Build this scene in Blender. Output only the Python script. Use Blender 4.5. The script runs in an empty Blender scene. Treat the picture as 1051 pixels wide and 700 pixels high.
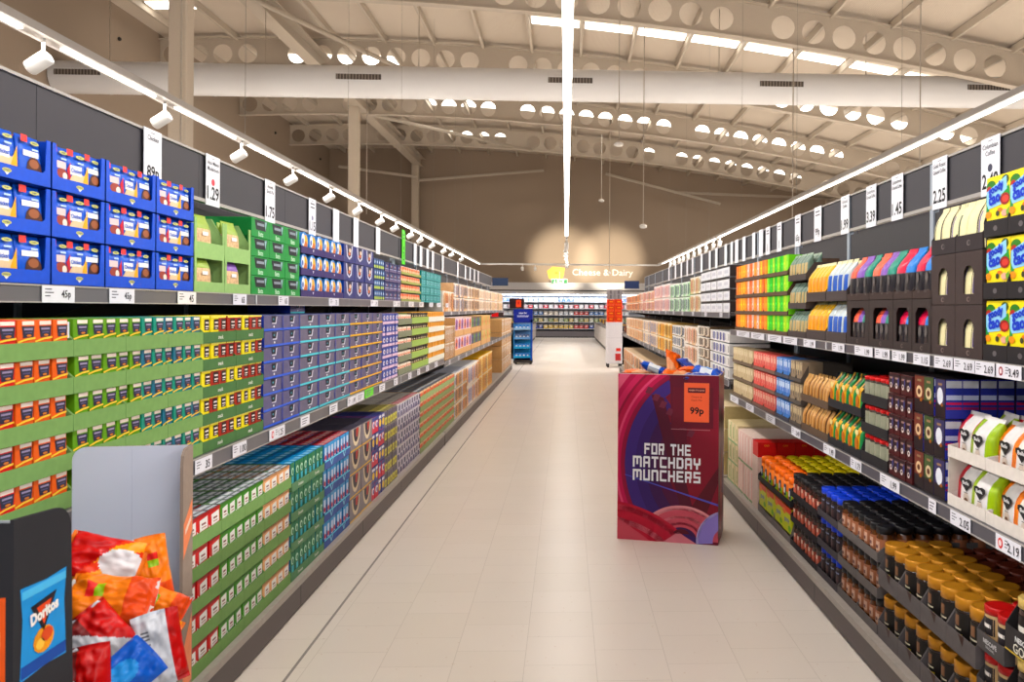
import bpy, bmesh, math, random
from mathutils import Vector, Matrix, noise
random.seed(7)
C = bpy.context.scene.collection
PI = math.pi
# ------------------------------------------------------------------ camera numbers
F, VX, VY, H = 845.0, 581.0, 317.0, 1.5
YAW = 0.04           # tangent of the yaw
def Yat(px, X):      # distance along the aisle of a point seen at column px on the plane X
    c2 = 1/(1+YAW*YAW)
    return F*X/(c2*(px-VX)) - X*YAW

# ------------------------------------------------------------------ materials
def lin(c):
    c = c/255.0
    return c/12.92 if c <= .04045 else ((c+.055)/1.055)**2.4
MC = {}
def M(rgb, rough=.5, metal=0.0, var=.06, scale=40, coat=0.0):
    key = (rgb, rough, metal, var, scale, coat)
    if key in MC: return MC[key]
    m = bpy.data.materials.new('surface_%d_%d_%d' % rgb); m.use_nodes = True
    nt = m.node_tree; b = nt.nodes['Principled BSDF']
    col = [lin(x) for x in rgb]; lu = .3*col[0]+.59*col[1]+.11*col[2]
    col = tuple(max(.003, min(1, (lu+(c-lu)*1.12)*.8)) for c in col)+(1,)
    b.inputs['Base Color'].default_value = col
    b.inputs['Roughness'].default_value = rough; b.inputs['Specular IOR Level'].default_value = .22 if rough > .25 else .5
    b.inputs['Metallic'].default_value = metal
    if coat: b.inputs['Coat Weight'].default_value = coat
    if var:
        tc = nt.nodes.new('ShaderNodeTexCoord'); n = nt.nodes.new('ShaderNodeTexNoise')
        n.inputs['Scale'].default_value = scale; n.inputs['Detail'].default_value = 1
        nt.links.new(tc.outputs['Object'], n.inputs['Vector'])
        mr = nt.nodes.new('ShaderNodeMapRange')
        mr.inputs['To Min'].default_value = 1-var*2; mr.inputs['To Max'].default_value = 1+var*2
        nt.links.new(n.outputs['Fac'], mr.inputs['Value'])
        mx = nt.nodes.new('ShaderNodeVectorMath'); mx.operation = 'SCALE'
        mx.inputs[0].default_value = col[:3]
        nt.links.new(mr.outputs['Result'], mx.inputs['Scale'])
        nt.links.new(mx.outputs['Vector'], b.inputs['Base Color'])
    MC[key] = m
    return m
def EM(rgb, s):
    key = ('e', rgb, s)
    if key in MC: return MC[key]
    m = bpy.data.materials.new('light_%d_%d_%d' % rgb); m.use_nodes = True
    b = m.node_tree.nodes['Principled BSDF']
    b.inputs['Base Color'].default_value = (0.8, 0.8, 0.8, 1)
    b.inputs['Emission Color'].default_value = tuple(lin(x) for x in rgb)+(1,)
    b.inputs['Emission Strength'].default_value = s
    MC[key] = m
    return m

def floor_material():
    m = bpy.data.materials.new('speckled_floor_tile'); m.use_nodes = True
    nt = m.node_tree; N = nt.nodes.new; L = nt.links.new; b = nt.nodes['Principled BSDF']
    g = N('ShaderNodeNewGeometry')
    mp = N('ShaderNodeMapping'); mp.inputs['Rotation'].default_value = (0, 0, PI/2)
    mp.inputs['Location'].default_value = (0, .166, 0)
    L(g.outputs['Position'], mp.inputs['Vector'])
    br = N('ShaderNodeTexBrick'); br.offset = .5
    br.inputs['Scale'].default_value = 1
    br.inputs['Brick Width'].default_value = .3015; br.inputs['Row Height'].default_value = .3015
    br.inputs['Mortar Size'].default_value = .0013; br.inputs['Mortar Smooth'].default_value = .3
    br.inputs['Color1'].default_value = (lin(216), lin(206), lin(196), 1)
    br.inputs['Color2'].default_value = (lin(213), lin(203), lin(192), 1)
    br.inputs['Mortar'].default_value = (lin(186), lin(175), lin(164), 1)
    L(mp.outputs['Vector'], br.inputs['Vector'])
    v = N('ShaderNodeTexVoronoi'); v.inputs['Scale'].default_value = 26
    L(g.outputs['Position'], v.inputs['Vector'])
    cr = N('ShaderNodeMapRange'); cr.inputs['From Min'].default_value = .05; cr.inputs['From Max'].default_value = .14
    cr.inputs['To Min'].default_value = 1; cr.inputs['To Max'].default_value = 0
    L(v.outputs['Distance'], cr.inputs['Value'])
    wn = N('ShaderNodeSeparateColor'); L(v.outputs['Color'], wn.inputs['Color'])
    gt = N('ShaderNodeMath'); gt.operation = 'GREATER_THAN'; gt.inputs[1].default_value = .72
    L(wn.outputs['Red'], gt.inputs[0])
    mu = N('ShaderNodeMath'); mu.operation = 'MULTIPLY'; L(cr.outputs['Result'], mu.inputs[0]); L(gt.outputs['Value'], mu.inputs[1])
    mu2 = N('ShaderNodeMath'); mu2.operation = 'MULTIPLY'; L(mu.outputs['Value'], mu2.inputs[0]); mu2.inputs[1].default_value = .45
    mx = N('ShaderNodeMix'); mx.data_type = 'RGBA'
    L(mu2.outputs['Value'], mx.inputs['Factor']); L(br.outputs['Color'], mx.inputs[6])
    mx.inputs[7].default_value = (lin(176), lin(138), lin(105), 1)
    n = N('ShaderNodeTexNoise'); n.inputs['Scale'].default_value = 1.3; n.inputs['Detail'].default_value = 3
    L(g.outputs['Position'], n.inputs['Vector'])
    mr = N('ShaderNodeMapRange'); mr.inputs['To Min'].default_value = .95; mr.inputs['To Max'].default_value = 1.05
    L(n.outputs['Fac'], mr.inputs['Value'])
    sc = N('ShaderNodeVectorMath'); sc.operation = 'SCALE'; L(mx.outputs[2], sc.inputs[0]); L(mr.outputs['Result'], sc.inputs['Scale'])
    L(sc.outputs['Vector'], b.inputs['Base Color'])
    b.inputs['Roughness'].default_value = .3; b.inputs['Specular IOR Level'].default_value = .38
    return m
def sheet_material(rgb, scale, axis_rot=0, depth=.15):
    """profiled metal sheet: ribs as bump"""
    m = bpy.data.materials.new('profiled_sheet'); m.use_nodes = True
    nt = m.node_tree; N = nt.nodes.new; L = nt.links.new; b = nt.nodes['Principled BSDF']
    b.inputs['Base Color'].default_value = tuple(lin(x) for x in rgb)+(1,)
    b.inputs['Roughness'].default_value = .6
    g = N('ShaderNodeNewGeometry'); mp = N('ShaderNodeMapping'); mp.inputs['Rotation'].default_value = (0, 0, axis_rot)
    L(g.outputs['Position'], mp.inputs['Vector'])
    w = N('ShaderNodeTexWave'); w.inputs['Scale'].default_value = scale; L(mp.outputs['Vector'], w.inputs['Vector'])
    bp = N('ShaderNodeBump'); bp.inputs['Strength'].default_value = depth; bp.inputs['Distance'].default_value = .03
    L(w.outputs['Fac'], bp.inputs['Height']); L(bp.outputs['Normal'], b.inputs['Normal'])
    return m

# ------------------------------------------------------------------ mesh builder
TX = {}
def text_geo(s, bold=0.0):
    k = (s, bold)
    if k in TX: return TX[k]
    cu = bpy.data.curves.new('writing', 'FONT'); cu.body = s; cu.size = 1; cu.resolution_u = 2; cu.offset = bold
    cu.fill_mode = 'FRONT'
    o = bpy.data.objects.new('writing', cu); C.objects.link(o)
    bpy.context.view_layer.update()
    dg = bpy.context.evaluated_depsgraph_get()
    me = o.evaluated_get(dg).to_mesh()
    vs = [(v.co.x, v.co.y) for v in me.vertices]; fs = [tuple(p.vertices) for p in me.polygons]
    bpy.data.objects.remove(o); bpy.data.curves.remove(cu)
    x0 = min(v[0] for v in vs); x1 = max(v[0] for v in vs); y0 = min(v[1] for v in vs); y1 = max(v[1] for v in vs)
    k0 = 1/(y1-y0)
    vs = [((x-(x0+x1)/2)*k0, (y-(y0+y1)/2)*k0) for x, y in vs]
    TX[k] = (vs, fs, (x1-x0)*k0)
    return TX[k]
def ell(cx, cz, rx, rz, n=12, a0=0, a1=2*PI):
    full = abs(a1-a0-2*PI) < 1e-6
    return [(cx+rx*math.cos(a0+(a1-a0)*i/(n if full else n-1)), cz+rz*math.sin(a0+(a1-a0)*i/(n if full else n-1))) for i in range(n)]
def rc(x0, x1, z0, z1): return [(x0, z0), (x1, z0), (x1, z1), (x0, z1)]
def clip(poly, x0, x1, z0, z1):
    for ax, lim, sg in ((0, x0, 1), (0, x1, -1), (1, z0, 1), (1, z1, -1)):
        out = []
        for i in range(len(poly)):
            a, b = poly[i], poly[(i+1) % len(poly)]
            ia = (a[ax]-lim)*sg >= 0; ib = (b[ax]-lim)*sg >= 0
            if ia: out.append(a)
            if ia != ib:
                t = (lim-a[ax])/(b[ax]-a[ax]); out.append((a[0]+t*(b[0]-a[0]), a[1]+t*(b[1]-a[1])))
        poly = out
        if len(poly) < 3: return []
    return poly
class MB:
    def __init__(s): s.v = []; s.f = []; s.m = []; s.mats = []; s.sm = []
    def mi(s, mat):
        if mat not in s.mats: s.mats.append(mat)
        return s.mats.index(mat)
    def face(s, pts, mat, smooth=False):
        b = len(s.v); s.v.extend(pts); s.f.append(tuple(range(b, b+len(pts)))); s.m.append(s.mi(mat)); s.sm.append(smooth)
    def mesh_in(s, vs, fs, mat, smooth=False):
        b = len(s.v); s.v.extend(vs); i = s.mi(mat)
        for f in fs: s.f.append(tuple(b+k for k in f)); s.m.append(i); s.sm.append(smooth)
    def box(s, x0, x1, y0, y1, z0, z1, mat, top=None, front=None, side=None):
        b = len(s.v)
        s.v.extend([(x0,y0,z0),(x1,y0,z0),(x1,y1,z0),(x0,y1,z0),(x0,y0,z1),(x1,y0,z1),(x1,y1,z1),(x0,y1,z1)])
        for q, mm in (((0,3,2,1),mat),((4,5,6,7),top or mat),((0,1,5,4),front or mat),((1,2,6,5),side or mat),((2,3,7,6),mat),((3,0,4,7),side or mat)):
            s.f.append(tuple(b+k for k in q)); s.m.append(s.mi(mm)); s.sm.append(False)
        return s
    def cbox(s, x0, x1, y0, y1, z0, z1, mat, c=.002, top=None, side=None):
        """box with chamfered edges"""
        xs, ys, zs = (x0, x1), (y0, y1), (z0, z1); b = len(s.v); idx = {}
        for i in (0, 1):
            for j in (0, 1):
                for k in (0, 1):
                    sx, sy, sz = (c if i == 0 else -c), (c if j == 0 else -c), (c if k == 0 else -c)
                    for a, p in enumerate(((xs[i], ys[j]+sy, zs[k]+sz), (xs[i]+sx, ys[j], zs[k]+sz), (xs[i]+sx, ys[j]+sy, zs[k]))):
                        idx[i, j, k, a] = len(s.v); s.v.append(p)
        def q(ids, mm): s.f.append(tuple(ids)); s.m.append(s.mi(mm)); s.sm.append(False)
        for i in (0, 1): q([idx[i,j,k,0] for j,k in ((0,0),(1,0),(1,1),(0,1))][::(1 if i else -1)], side or mat)
        for j in (0, 1): q([idx[i,j,k,1] for i,k in ((0,0),(1,0),(1,1),(0,1))][::(-1 if j else 1)], mat)
        for k in (0, 1): q([idx[i,j,k,2] for i,j in ((0,0),(1,0),(1,1),(0,1))][::(1 if k else -1)], (top or mat) if k else mat)
        for i in (0, 1):
            for j in (0, 1): q([idx[i,j,0,0], idx[i,j,1,0], idx[i,j,1,1], idx[i,j,0,1]], mat)
            for k in (0, 1): q([idx[i,0,k,0], idx[i,1,k,0], idx[i,1,k,2], idx[i,0,k,2]], mat)
        for j in (0, 1):
            for k in (0, 1): q([idx[0,j,k,1], idx[1,j,k,1], idx[1,j,k,2], idx[0,j,k,2]], mat)
        for i in (0, 1):
            for j in (0, 1):
                for k in (0, 1): q([idx[i,j,k,0], idx[i,j,k,1], idx[i,j,k,2]], mat)
        return s
    def decal(s, plane, pos, pts, mat, lvl=1):
        e = .0005*lvl
        if plane == 'f': P = [(x, pos-e, z) for x, z in pts]
        elif plane == 'l': P = [(pos-e, y, z) for y, z in pts]
        elif plane == 'r': P = [(pos+e, y, z) for y, z in pts]
        elif plane == 'b': P = [(-x, pos+e, z) for x, z in pts]
        else: P = [(x, y, pos+e) for x, y in pts]
        s.face(P, mat)
        return s
    def text(s, st, cx, cz, h, mat, y=0.0, lvl=2, sx=1.0, bold=0.0, maxw=None, plane='f', ang=0.0):
        vs, fs, w = text_geo(st, bold)
        if maxw and w*h*sx > maxw: sx = maxw/(w*h)
        e = .0005*lvl; ca, sa = math.cos(ang), math.sin(ang)
        P = [((x*sx*h)*ca-(z*h)*sa+cx, (x*sx*h)*sa+(z*h)*ca+cz) for x, z in vs]
        if plane == 'f': Q = [(x, y-e, z) for x, z in P]
        elif plane == 'r': Q = [(y+e, x, z) for x, z in P]
        elif plane == 'l': Q = [(y-e, -x, z) for x, z in P]
        else: Q = [(x, z, y+e) for x, z in P]
        s.mesh_in(Q, fs, mat)
        return s
    def prism(s, pts, x0, x1, mat):   # pts in (y, z)
        n = len(pts)
        s.face([(x0, y, z) for y, z in pts], mat); s.face([(x1, y, z) for y, z in pts][::-1], mat)
        for i in range(n):
            a, b = pts[i], pts[(i+1) % n]
            s.face([(x0, a[0], a[1]), (x1, a[0], a[1]), (x1, b[0], b[1]), (x0, b[0], b[1])], mat)
        return s
    def prismxz(s, pts, y0, y1, mat, edge=None):
        n = len(pts)
        s.face([(x, y0, z) for x, z in pts], mat); s.face([(x, y1, z) for x, z in pts][::-1], mat)
        for i in range(n):
            a, b = pts[i], pts[(i+1) % n]
            s.face([(a[0], y0, a[1]), (a[0], y1, a[1]), (b[0], y1, b[1]), (b[0], y0, b[1])], edge or mat)
        return s
    def lathe(s, prof, n, mat, cx=0, cy=0, smooth=True, mats=None, cap=True):
        b = len(s.v)
        for r, z in prof:
            for i in range(n):
                a = 2*PI*i/n; s.v.append((cx+r*math.cos(a), cy+r*math.sin(a), z))
        for k in range(len(prof)-1):
            mm = s.mi(mats[k] if mats else mat)
            for i in range(n):
                j = (i+1) % n
                s.f.append((b+k*n+i, b+k*n+j, b+(k+1)*n+j, b+(k+1)*n+i)); s.m.append(mm); s.sm.append(smooth)
        if cap:
            s.f.append(tuple(b+i for i in range(n))[::-1]); s.m.append(s.mi(mats[0] if mats else mat)); s.sm.append(False)
            s.f.append(tuple(b+(len(prof)-1)*n+i for i in range(n))); s.m.append(s.mi(mats[-1] if mats else mat)); s.sm.append(False)
        return s
    def tube(s, a, b, r, mat, n=8):
        a, b = Vector(a), Vector(b); d = (b-a).normalized()
        u = d.cross(Vector((0, 0, 1)) if abs(d.z) < .9 else Vector((1, 0, 0))).normalized(); w = d.cross(u)
        k = len(s.v)
        for p in (a, b):
            for i in range(n):
                t = 2*PI*i/n; s.v.append(tuple(p+u*r*math.cos(t)+w*r*math.sin(t)))
        for i in range(n):
            j = (i+1) % n; s.f.append((k+i, k+j, k+n+j, k+n+i)); s.m.append(s.mi(mat)); s.sm.append(True)
        for o in (0, n):
            s.f.append(tuple(k+o+i for i in range(n))); s.m.append(s.mi(mat)); s.sm.append(False)
        return s
    def mesh(s, name):
        me = bpy.data.meshes.new(name); me.from_pydata([tuple(p) for p in s.v], [], s.f)
        for m in s.mats: me.materials.append(m)
        me.polygons.foreach_set('material_index', s.m); me.polygons.foreach_set('use_smooth', s.sm)
        me.update()
        return me
def add(name, mesh, parent=None, loc=None, rot=None, kind=None):
    o = bpy.data.objects.new(name, mesh.mesh(name) if isinstance(mesh, MB) else mesh); C.objects.link(o)
    if parent is not None: o.parent = parent
    if loc: o.location = loc
    if rot: o.rotation_euler = rot
    if kind: o['kind'] = kind
    return o
def tag(o, label, cat, group=None):
    o['label'] = label; o['category'] = cat
    if group: o['group'] = group
    return o
def empty(name, loc=(0, 0, 0), rz=0):
    o = bpy.data.objects.new(name, None); C.objects.link(o); o.location = loc; o.rotation_euler = (0, 0, rz)
    return o
def struct(name, mb, loc=None, rot=None): return add(name, mb, None, loc, rot, 'structure')
class Proto:
    """one kind of product: its mesh and the meshes of its parts; place() makes copies that share the mesh data"""
    def __init__(s, name, mb, kids=()):
        s.name = name; s.me = mb.mesh(name); s.kids = [(n, k.mesh(n), l) for n, k, l in kids]
        s.first = None
    def place(s, loc, rz, label, cat, group=None, tilt=0.0):
        if s.first is None:
            o = bpy.data.objects.new(s.name, s.me); ks = []
            for n, me, l in s.kids:
                c = bpy.data.objects.new(n, me)
                if l: c['label'] = l
                ks.append(c)
            s.first = (o, ks)
        else:
            o = s.first[0].copy(); ks = [c.copy() for c in s.first[1]]
        C.objects.link(o)
        for c in ks: C.objects.link(c); c.parent = o
        o.location = loc; o.rotation_euler = (tilt, 0, rz)
        tag(o, label, cat, group)
        return o
ORD = ['first','second','third','fourth','fifth','sixth','seventh','eighth','ninth','tenth','eleventh','twelfth','thirteenth','fourteenth','fifteenth','sixteenth','seventeenth','eighteenth','nineteenth','twentieth','twenty-first','twenty-second','twenty-third','twenty-fourth','twenty-fifth','twenty-sixth','twenty-seventh','twenty-eighth','twenty-ninth','thirtieth']
def where(i, n, t=0, nt=1, r=0, nr=1):
    a = ('nearest one' if i == 0 else ORD[i]+' from near end') if n > 1 else ''
    b = ('bottom tier' if t == 0 else 'top tier' if t == nt-1 else ORD[t]+' tier up') if nt > 1 else ''
    c = (ORD[r]+' row back') if r else ('front row' if nr > 1 and t == nt-1 else '')
    return ', '.join(x for x in (a, b, c) if x)
def spot(side, Y, X, z): return (side*X, Y, z)
def rzof(side): return -PI/2 if side > 0 else PI/2
def fill(side, X, z0, Ya, Yb, n, tiers, pitch, protos, look, cat, group, rows=1, rd=.1, lift=0.0, jit=.0015, tiers_from=0, top_rows_only=True):
    """n products along the shelf from Ya to Yb, stacked in tiers; further rows behind on the top tier"""
    st = (Yb-Ya)/n
    for t in range(tiers_from, tiers):
        nr = rows if (t == tiers-1 or not top_rows_only) else 1
        for i in range(n):
            pr, lk = protos(i, t) if callable(protos) else (protos, look)
            for r in range(nr):
                y = Ya+st*(i+.5)+random.uniform(-jit, jit)
                pr.place(spot(side, y, X+r*rd+random.uniform(0, jit*3), z0+t*pitch+lift), rzof(side)+random.uniform(-.035, .035)*(1 if st < .12 else .2),
                         (lk+', '+where(i, n, t, tiers, r, rows)).rstrip(', '), cat, group)
TRAYC = {}
def tray_proto(W, D, fh, sh, rgb, txt=None, tcol=(225, 228, 215), name='cardboard_tray', decals=None, band=None):
    m = M(rgb, .65); b = MB(); th = .003
    b.box(-W/2, W/2, 0, D, 0, th, m)
    b.prism([(0, th), (D, th), (D, sh), (.05, sh), (0, fh)], -W/2, -W/2+th, m)
    b.prism([(0, th), (D, th), (D, sh), (.05, sh), (0, fh)], W/2-th, W/2, m)
    b.box(-W/2+th, W/2-th, D-th, D, th, sh, m)
    b.box(-W/2+th, W/2-th, 0, th, th, fh, m)
    if band: b.decal('f', 0, rc(-W/2, W/2, band[0], band[1]), M(band[2], .5))
    if txt: b.text(txt, 0, fh*.5, min(fh*.36, .022), M(tcol), y=0, maxw=W*.4, bold=.02)
    if decals: decals(b, W, fh)
    return Proto(name, b)
def trays(side, X, z0, Ya, Yb, n, tiers, pitch, look, group, rgb, fh, D=.36, sh=None, tiers_from=0, **k):
    W = (Yb-Ya)/n-.002
    p = tray_proto(W, D, fh, (sh or pitch-.004), rgb, **k)
    for t in range(tiers_from, tiers):
        for i in range(n):
            p.place(spot(side, Ya+(Yb-Ya)*(i+.5)/n, X, z0+t*pitch), rzof(side), look+', '+where(i, n, t, tiers), 'tray', group)
def art_on(b, w, h, art, y=0.0):
    """art: pieces in units of the front face, x -.5.. .5 and z 0..1"""
    for k, a in enumerate(art):
        mt = M(a[5] if a[0] == 't' else a[-1], .45)
        if a[0] == 'r': b.decal('f', y, rc(a[1]*w, a[2]*w, a[3]*h, a[4]*h), mt, 1+k*.4)
        elif a[0] == 'e': b.decal('f', y, ell(a[1]*w, a[2]*h, a[3]*w, a[4]*h, 12), mt, 1+k*.4)
        elif a[0] == 'p': b.decal('f', y, [(p*w, q*h) for p, q in a[1]], mt, 1+k*.4)
        elif a[0] == 't': b.text(a[1], a[2]*w, a[3]*h, a[4]*h, mt, y=y, lvl=1+k*.4, maxw=a[6]*w, bold=.02)
def carton(name, w, d, h, rgb, art=(), top=None, side=None, rough=.45, c=.0012, topart=()):
    b = MB(); b.cbox(-w/2, w/2, 0, d, 0, h, M(rgb, rough), c, top=M(top, rough) if top else None, side=M(side, rough) if side else None)
    art_on(b, w, h, art)
    for k, (x0, x1, y0, y1, col) in enumerate(topart): b.decal('t', h, rc(x0*w, x1*w, y0*d, y1*d), M(col, .4), 1+.4*k)
    return Proto(name, b)
RING = [(-1, .12), (-.9, 0), (-.55, -.05), (-.2, -.07), (.2, -.07), (.55, -.05), (.9, 0), (1, .12), (1, .5), (1, .88), (.9, 1), (0, 1.04), (-.9, 1), (-1, .88), (-1, .5)]
def loft(levels, matfn, b=None):
    """levels: (z, half width, front y, depth); matfn(level, side index 0..14) -> material"""
    b = b or MB(); n = len(RING); base = len(b.v)
    for z, hw, y0, dd in levels:
        for u, v in RING: b.v.append((u*hw, y0+v*dd, z))
    for k in range(len(levels)-1):
        for i in range(n):
            j = (i+1) % n
            b.f.append((base+k*n+i, base+k*n+j, base+(k+1)*n+j, base+(k+1)*n+i)); b.m.append(b.mi(matfn(k, i))); b.sm.append(True)
    b.f.append(tuple(base+i for i in range(n))[::-1]); b.m.append(0); b.sm.append(False)
    b.f.append(tuple(base+(len(levels)-1)*n+i for i in range(n))); b.m.append(b.mi(matfn(len(levels)-2, 3))); b.sm.append(False)
    return b
def pouch(name, w, d, h, matfn, lean=.6, extra=None):
    L = [(0, .48*w, 0, d), (.05*h, .5*w, 0, d), (.2*h, .5*w, -.02*d, d), (.35*h, .5*w, 0, d), (.5*h, .5*w, .02*d, .97*d), (.62*h, .5*w, .08*d, .88*d), (.74*h, .49*w, .3*lean*d+.05*d, .6*d),
         (.84*h, .48*w, .55*lean*d+.1*d, .3*d), (.92*h, .48*w, .75*lean*d+.15*d, .05*d), (h, .48*w, .85*lean*d+.15*d, .04*d)]
    b = loft(L, matfn)
    if extra: extra(b)
    return Proto(name, b)

def striped(side, X, z, a, b, n, tiers, p, base, cols, top, look, cat, group, nm='snack_display_box', d=.34, h=None):
    """rows of printed display boxes in three mixed print colours"""
    w = (b-a)/n*.95; h = h or p-.01
    lt = tuple(min(248, int(c*.25+248*.75)) for c in base); dk = tuple(int(c*.5) for c in cols[0])
    def mk(bs, c1): return carton(nm, w, d, h, bs, [('r', -.4, .1, .12, .86, c1), ('r', .2, .4, .2, .8, dk), ('r', -.5, .5, .92, 1, lt)], top=top)
    v = [(mk(base, cols[0]), 'plain'), (mk(lt, cols[-1]), 'pale'), (mk(cols[0], base), 'strong-coloured'), (mk(base, dk), 'dark-panelled')]
    rnd = random.Random(int(n*1000+p*100+a*10)); q = [rnd.choice((0, 0, 1, 1, 2, 3)) for _ in range(n)]
    fill(side, X, z, a, b, n, tiers, p, lambda i, t: (v[q[i]][0], v[q[i]][1]+' '+look), '', cat, group)
# ================================================================== THE HALL
WL, WR, YF, YB = -12.4, 17.5, -3.2, 43.6
def zfl(x): return 8.85-(x+8)**2/194.0          # underside of the arched beams
fm = MB(); fm.face([(WL, YF, 0), (WR, YF, 0), (WR, YB, 0), (WL, YB, 0)], floor_material()); struct('floor', fm)
fj = MB(); fj.box(-1.127, -1.115, YF, YB, -.01, .0012, M((150, 143, 138), .5)); struct('trim_1', fj)
wallm = M((168, 151, 134), .8, var=.02, scale=.6)
wb = MB(); wb.box(WL, WR, YB, YB+.2, 0, 10.2, wallm); struct('wall_back', wb)
wl = MB(); wl.box(WL-.2, WL, YF, YB, 0, 10.4, wallm); struct('wall_left', wl)
wr = MB(); wr.box(WR, WR+.2, YF, YB, 0, 8.5, wallm); struct('wall_right', wr)
roof = MB(); rm = sheet_material((206, 192, 174), 9, 0, .5)
xs = [WL-.3+i*1.0 for i in range(32)]
for a, b in zip(xs, xs[1:]):
    for (o, fl) in ((1.02, 0), (1.12, 1)):
        roof.face([(a, YF, zfl(a)+o), (b, YF, zfl(b)+o), (b, YB+.2, zfl(b)+o), (a, YB+.2, zfl(a)+o)], rm, True)
struct('ceiling', roof)
steel = M((204, 192, 176), .55, var=.02)
YBEAM = [1.5, 7.6, 13.7, 19.8, 25.6, 31.7, 37.4]
def cellular(Y, t=.012, cell=.75, dep=.84, rad=.29):
    b = MB(); n = int((WR-WL)/cell); x = WL
    for k in range(n):
        xa, xb = x, x+cell; za, zb = zfl(xa)+.01, zfl(xb)+.01; cx = (xa+xb)/2; cz = (za+zb)/2+dep*.48
        hole = k % 9 != 4
        outer = []; N = 16
        for i in range(N):
            a = -PI/4-PI/2+2*PI*i/N
            q = i//4; f = (i % 4)/4.0
            if q == 0: p = (xa+f*cell, za+f*(zb-za))
            elif q == 1: p = (xb, zb+f*dep)
            elif q == 2: p = (xb-f*cell, zb+dep+f*(za-zb))
            else: p = (xa, za+dep*(1-f))
            outer.append(p)
        if hole:
            inner = [(cx+rad*math.cos(-3*PI/4+2*PI*i/N), cz+rad*math.sin(-3*PI/4+2*PI*i/N)) for i in range(N)]
            for i in range(N):
                j = (i+1) % N
                for yy in (Y-t, Y+t): b.face([(outer[i][0], yy, outer[i][1]), (outer[j][0], yy, outer[j][1]), (inner[j][0], yy, inner[j][1]), (inner[i][0], yy, inner[i][1])], steel)
                b.face([(inner[i][0], Y-t, inner[i][1]), (inner[j][0], Y-t, inner[j][1]), (inner[j][0], Y+t, inner[j][1]), (inner[i][0], Y+t, inner[i][1])], steel)
        else:
            for yy in (Y-t, Y+t): b.face([(p[0], yy, p[1]) for p in outer], steel)
        for z0, z1 in ((-.02, .01), (dep, dep+.03)):
            for s in (0, 1):
                zz = (z0, z1)[s]
                b.face([(xa, Y-.12, za+zz), (xb, Y-.12, zb+zz), (xb, Y+.12, zb+zz), (xa, Y+.12, za+zz)], steel)
            for yy in (Y-.12, Y+.12): b.face([(xa, yy, za+z0), (xb, yy, zb+z0), (xb, yy, zb+z1), (xa, yy, za+z1)], steel)
        x += cell
    return b
for Y in YBEAM: struct('roof_beam', cellular(Y))
x = -11.6
while x < 17:
    pb = MB(); z = zfl(x)+.87
    if abs(x+7.7) > .5:
        pb.box(x-.04, x+.04, YF, YB, z-.06, z+.13, steel); struct('roof_purlin_trim', pb)
    x += 1.5
mb = MB(); mb.box(-7.95, -7.45, YF, YB, 9.3, 9.33, steel); mb.box(-7.72, -7.68, YF, YB, 8.9, 9.3, steel); mb.box(-7.9, -7.5, YF, YB, 8.86, 8.9, steel)
struct('roof_beam', mb)
for i, Y in enumerate((17.0, 30.6, 42.9)):
    c = MB(); c.cbox(-8.0, -7.64, Y-.18, Y+.18, 0, 8.9, M((205, 192, 175), .5, var=.02), .02); c.box(-8.05, -7.59, Y-.23, Y+.23, 0, .03, steel)
    struct('column', c)
for (a, b) in (((-7.7, 19.8, 8.9), (-5.2, 25.6, 8.9)), ((-7.7, 31.7, 8.9), (-1.6, 37.4, 8.65)), ((-7.7, 43, 8.1), (-1.2, 43, 8.7)), ((-11.5, 42, 8.6), (-7.7, 42.5, 8.2)), ((2.0, 42.6, 8.5), (8.0, 42.6, 7.0)), ((5.6, 42.8, 7.6), (16.5, 42.8, 7.3))):
    br = MB(); br.tube(a, b, .07, steel); struct('roof_beam', br)
# rooflights: translucent strips between the purlins
lightm = EM((255, 250, 240), 5.0)
nn = 0
for Y, segs in ((22.9, [(-11.6, 1), (-1.1, 12)]), (27.6, [(-10.1, 3), (4.9, 8)]), (33.0, [(-5.6, 12)]), (38.6, [(-7.1+1.5, 2), (3.4, 6)])):
    for x0, n in segs:
        for k in range(n):
            a = x0+k*1.5+.08; b = a+1.34; w = MB(); nn += 1
            dd = .55 if Y < 25 else 1.0; w.face([(a, Y, zfl(a)+1.0), (b, Y, zfl(b)+1.0), (b, Y+dd, zfl(b)+1.0), (a, Y+dd, zfl(a)+1.0)], lightm)
            w.box(a-.03, a, Y, Y+1, zfl(a)+.97, zfl(a)+1.01, steel)
            struct('window_%d' % nn, w)
# air duct with its grilles
dt = empty('air_duct', (0, 20.5, 7.05)); tag(dt, 'long white round air duct hung across the hall under the roof', 'duct')
db = MB(); N = 28; R = .39; dm = M((238, 237, 236), .4, var=.01)
base = 0
segs = [WL+.02+i*(WR-WL-.04)/24 for i in range(25)]
for xx in segs:
    for i in range(N):
        a = 2*PI*i/N; db.v.append((xx, R*math.cos(a), R*math.sin(a)))
for k in range(24):
    for i in range(N):
        j = (i+1) % N; db.f.append((k*N+i, k*N+j, (k+1)*N+j, (k+1)*N+i)); db.m.append(db.mi(dm)); db.sm.append(True)
add('duct_pipe', db, dt)
for xx in segs[1:-1]:
    rg = MB()
    for k in range(N):
        a, a2 = 2*PI*k/N, 2*PI*(k+1)/N
        rg.face([(xx-.02, (R+.008)*math.cos(a), (R+.008)*math.sin(a)), (xx+.02, (R+.008)*math.cos(a), (R+.008)*math.sin(a)), (xx+.02, (R+.008)*math.cos(a2), (R+.008)*math.sin(a2)), (xx-.02, (R+.008)*math.cos(a2), (R+.008)*math.sin(a2))], dm, True)
    add('seam_ring', rg, dt)
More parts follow.
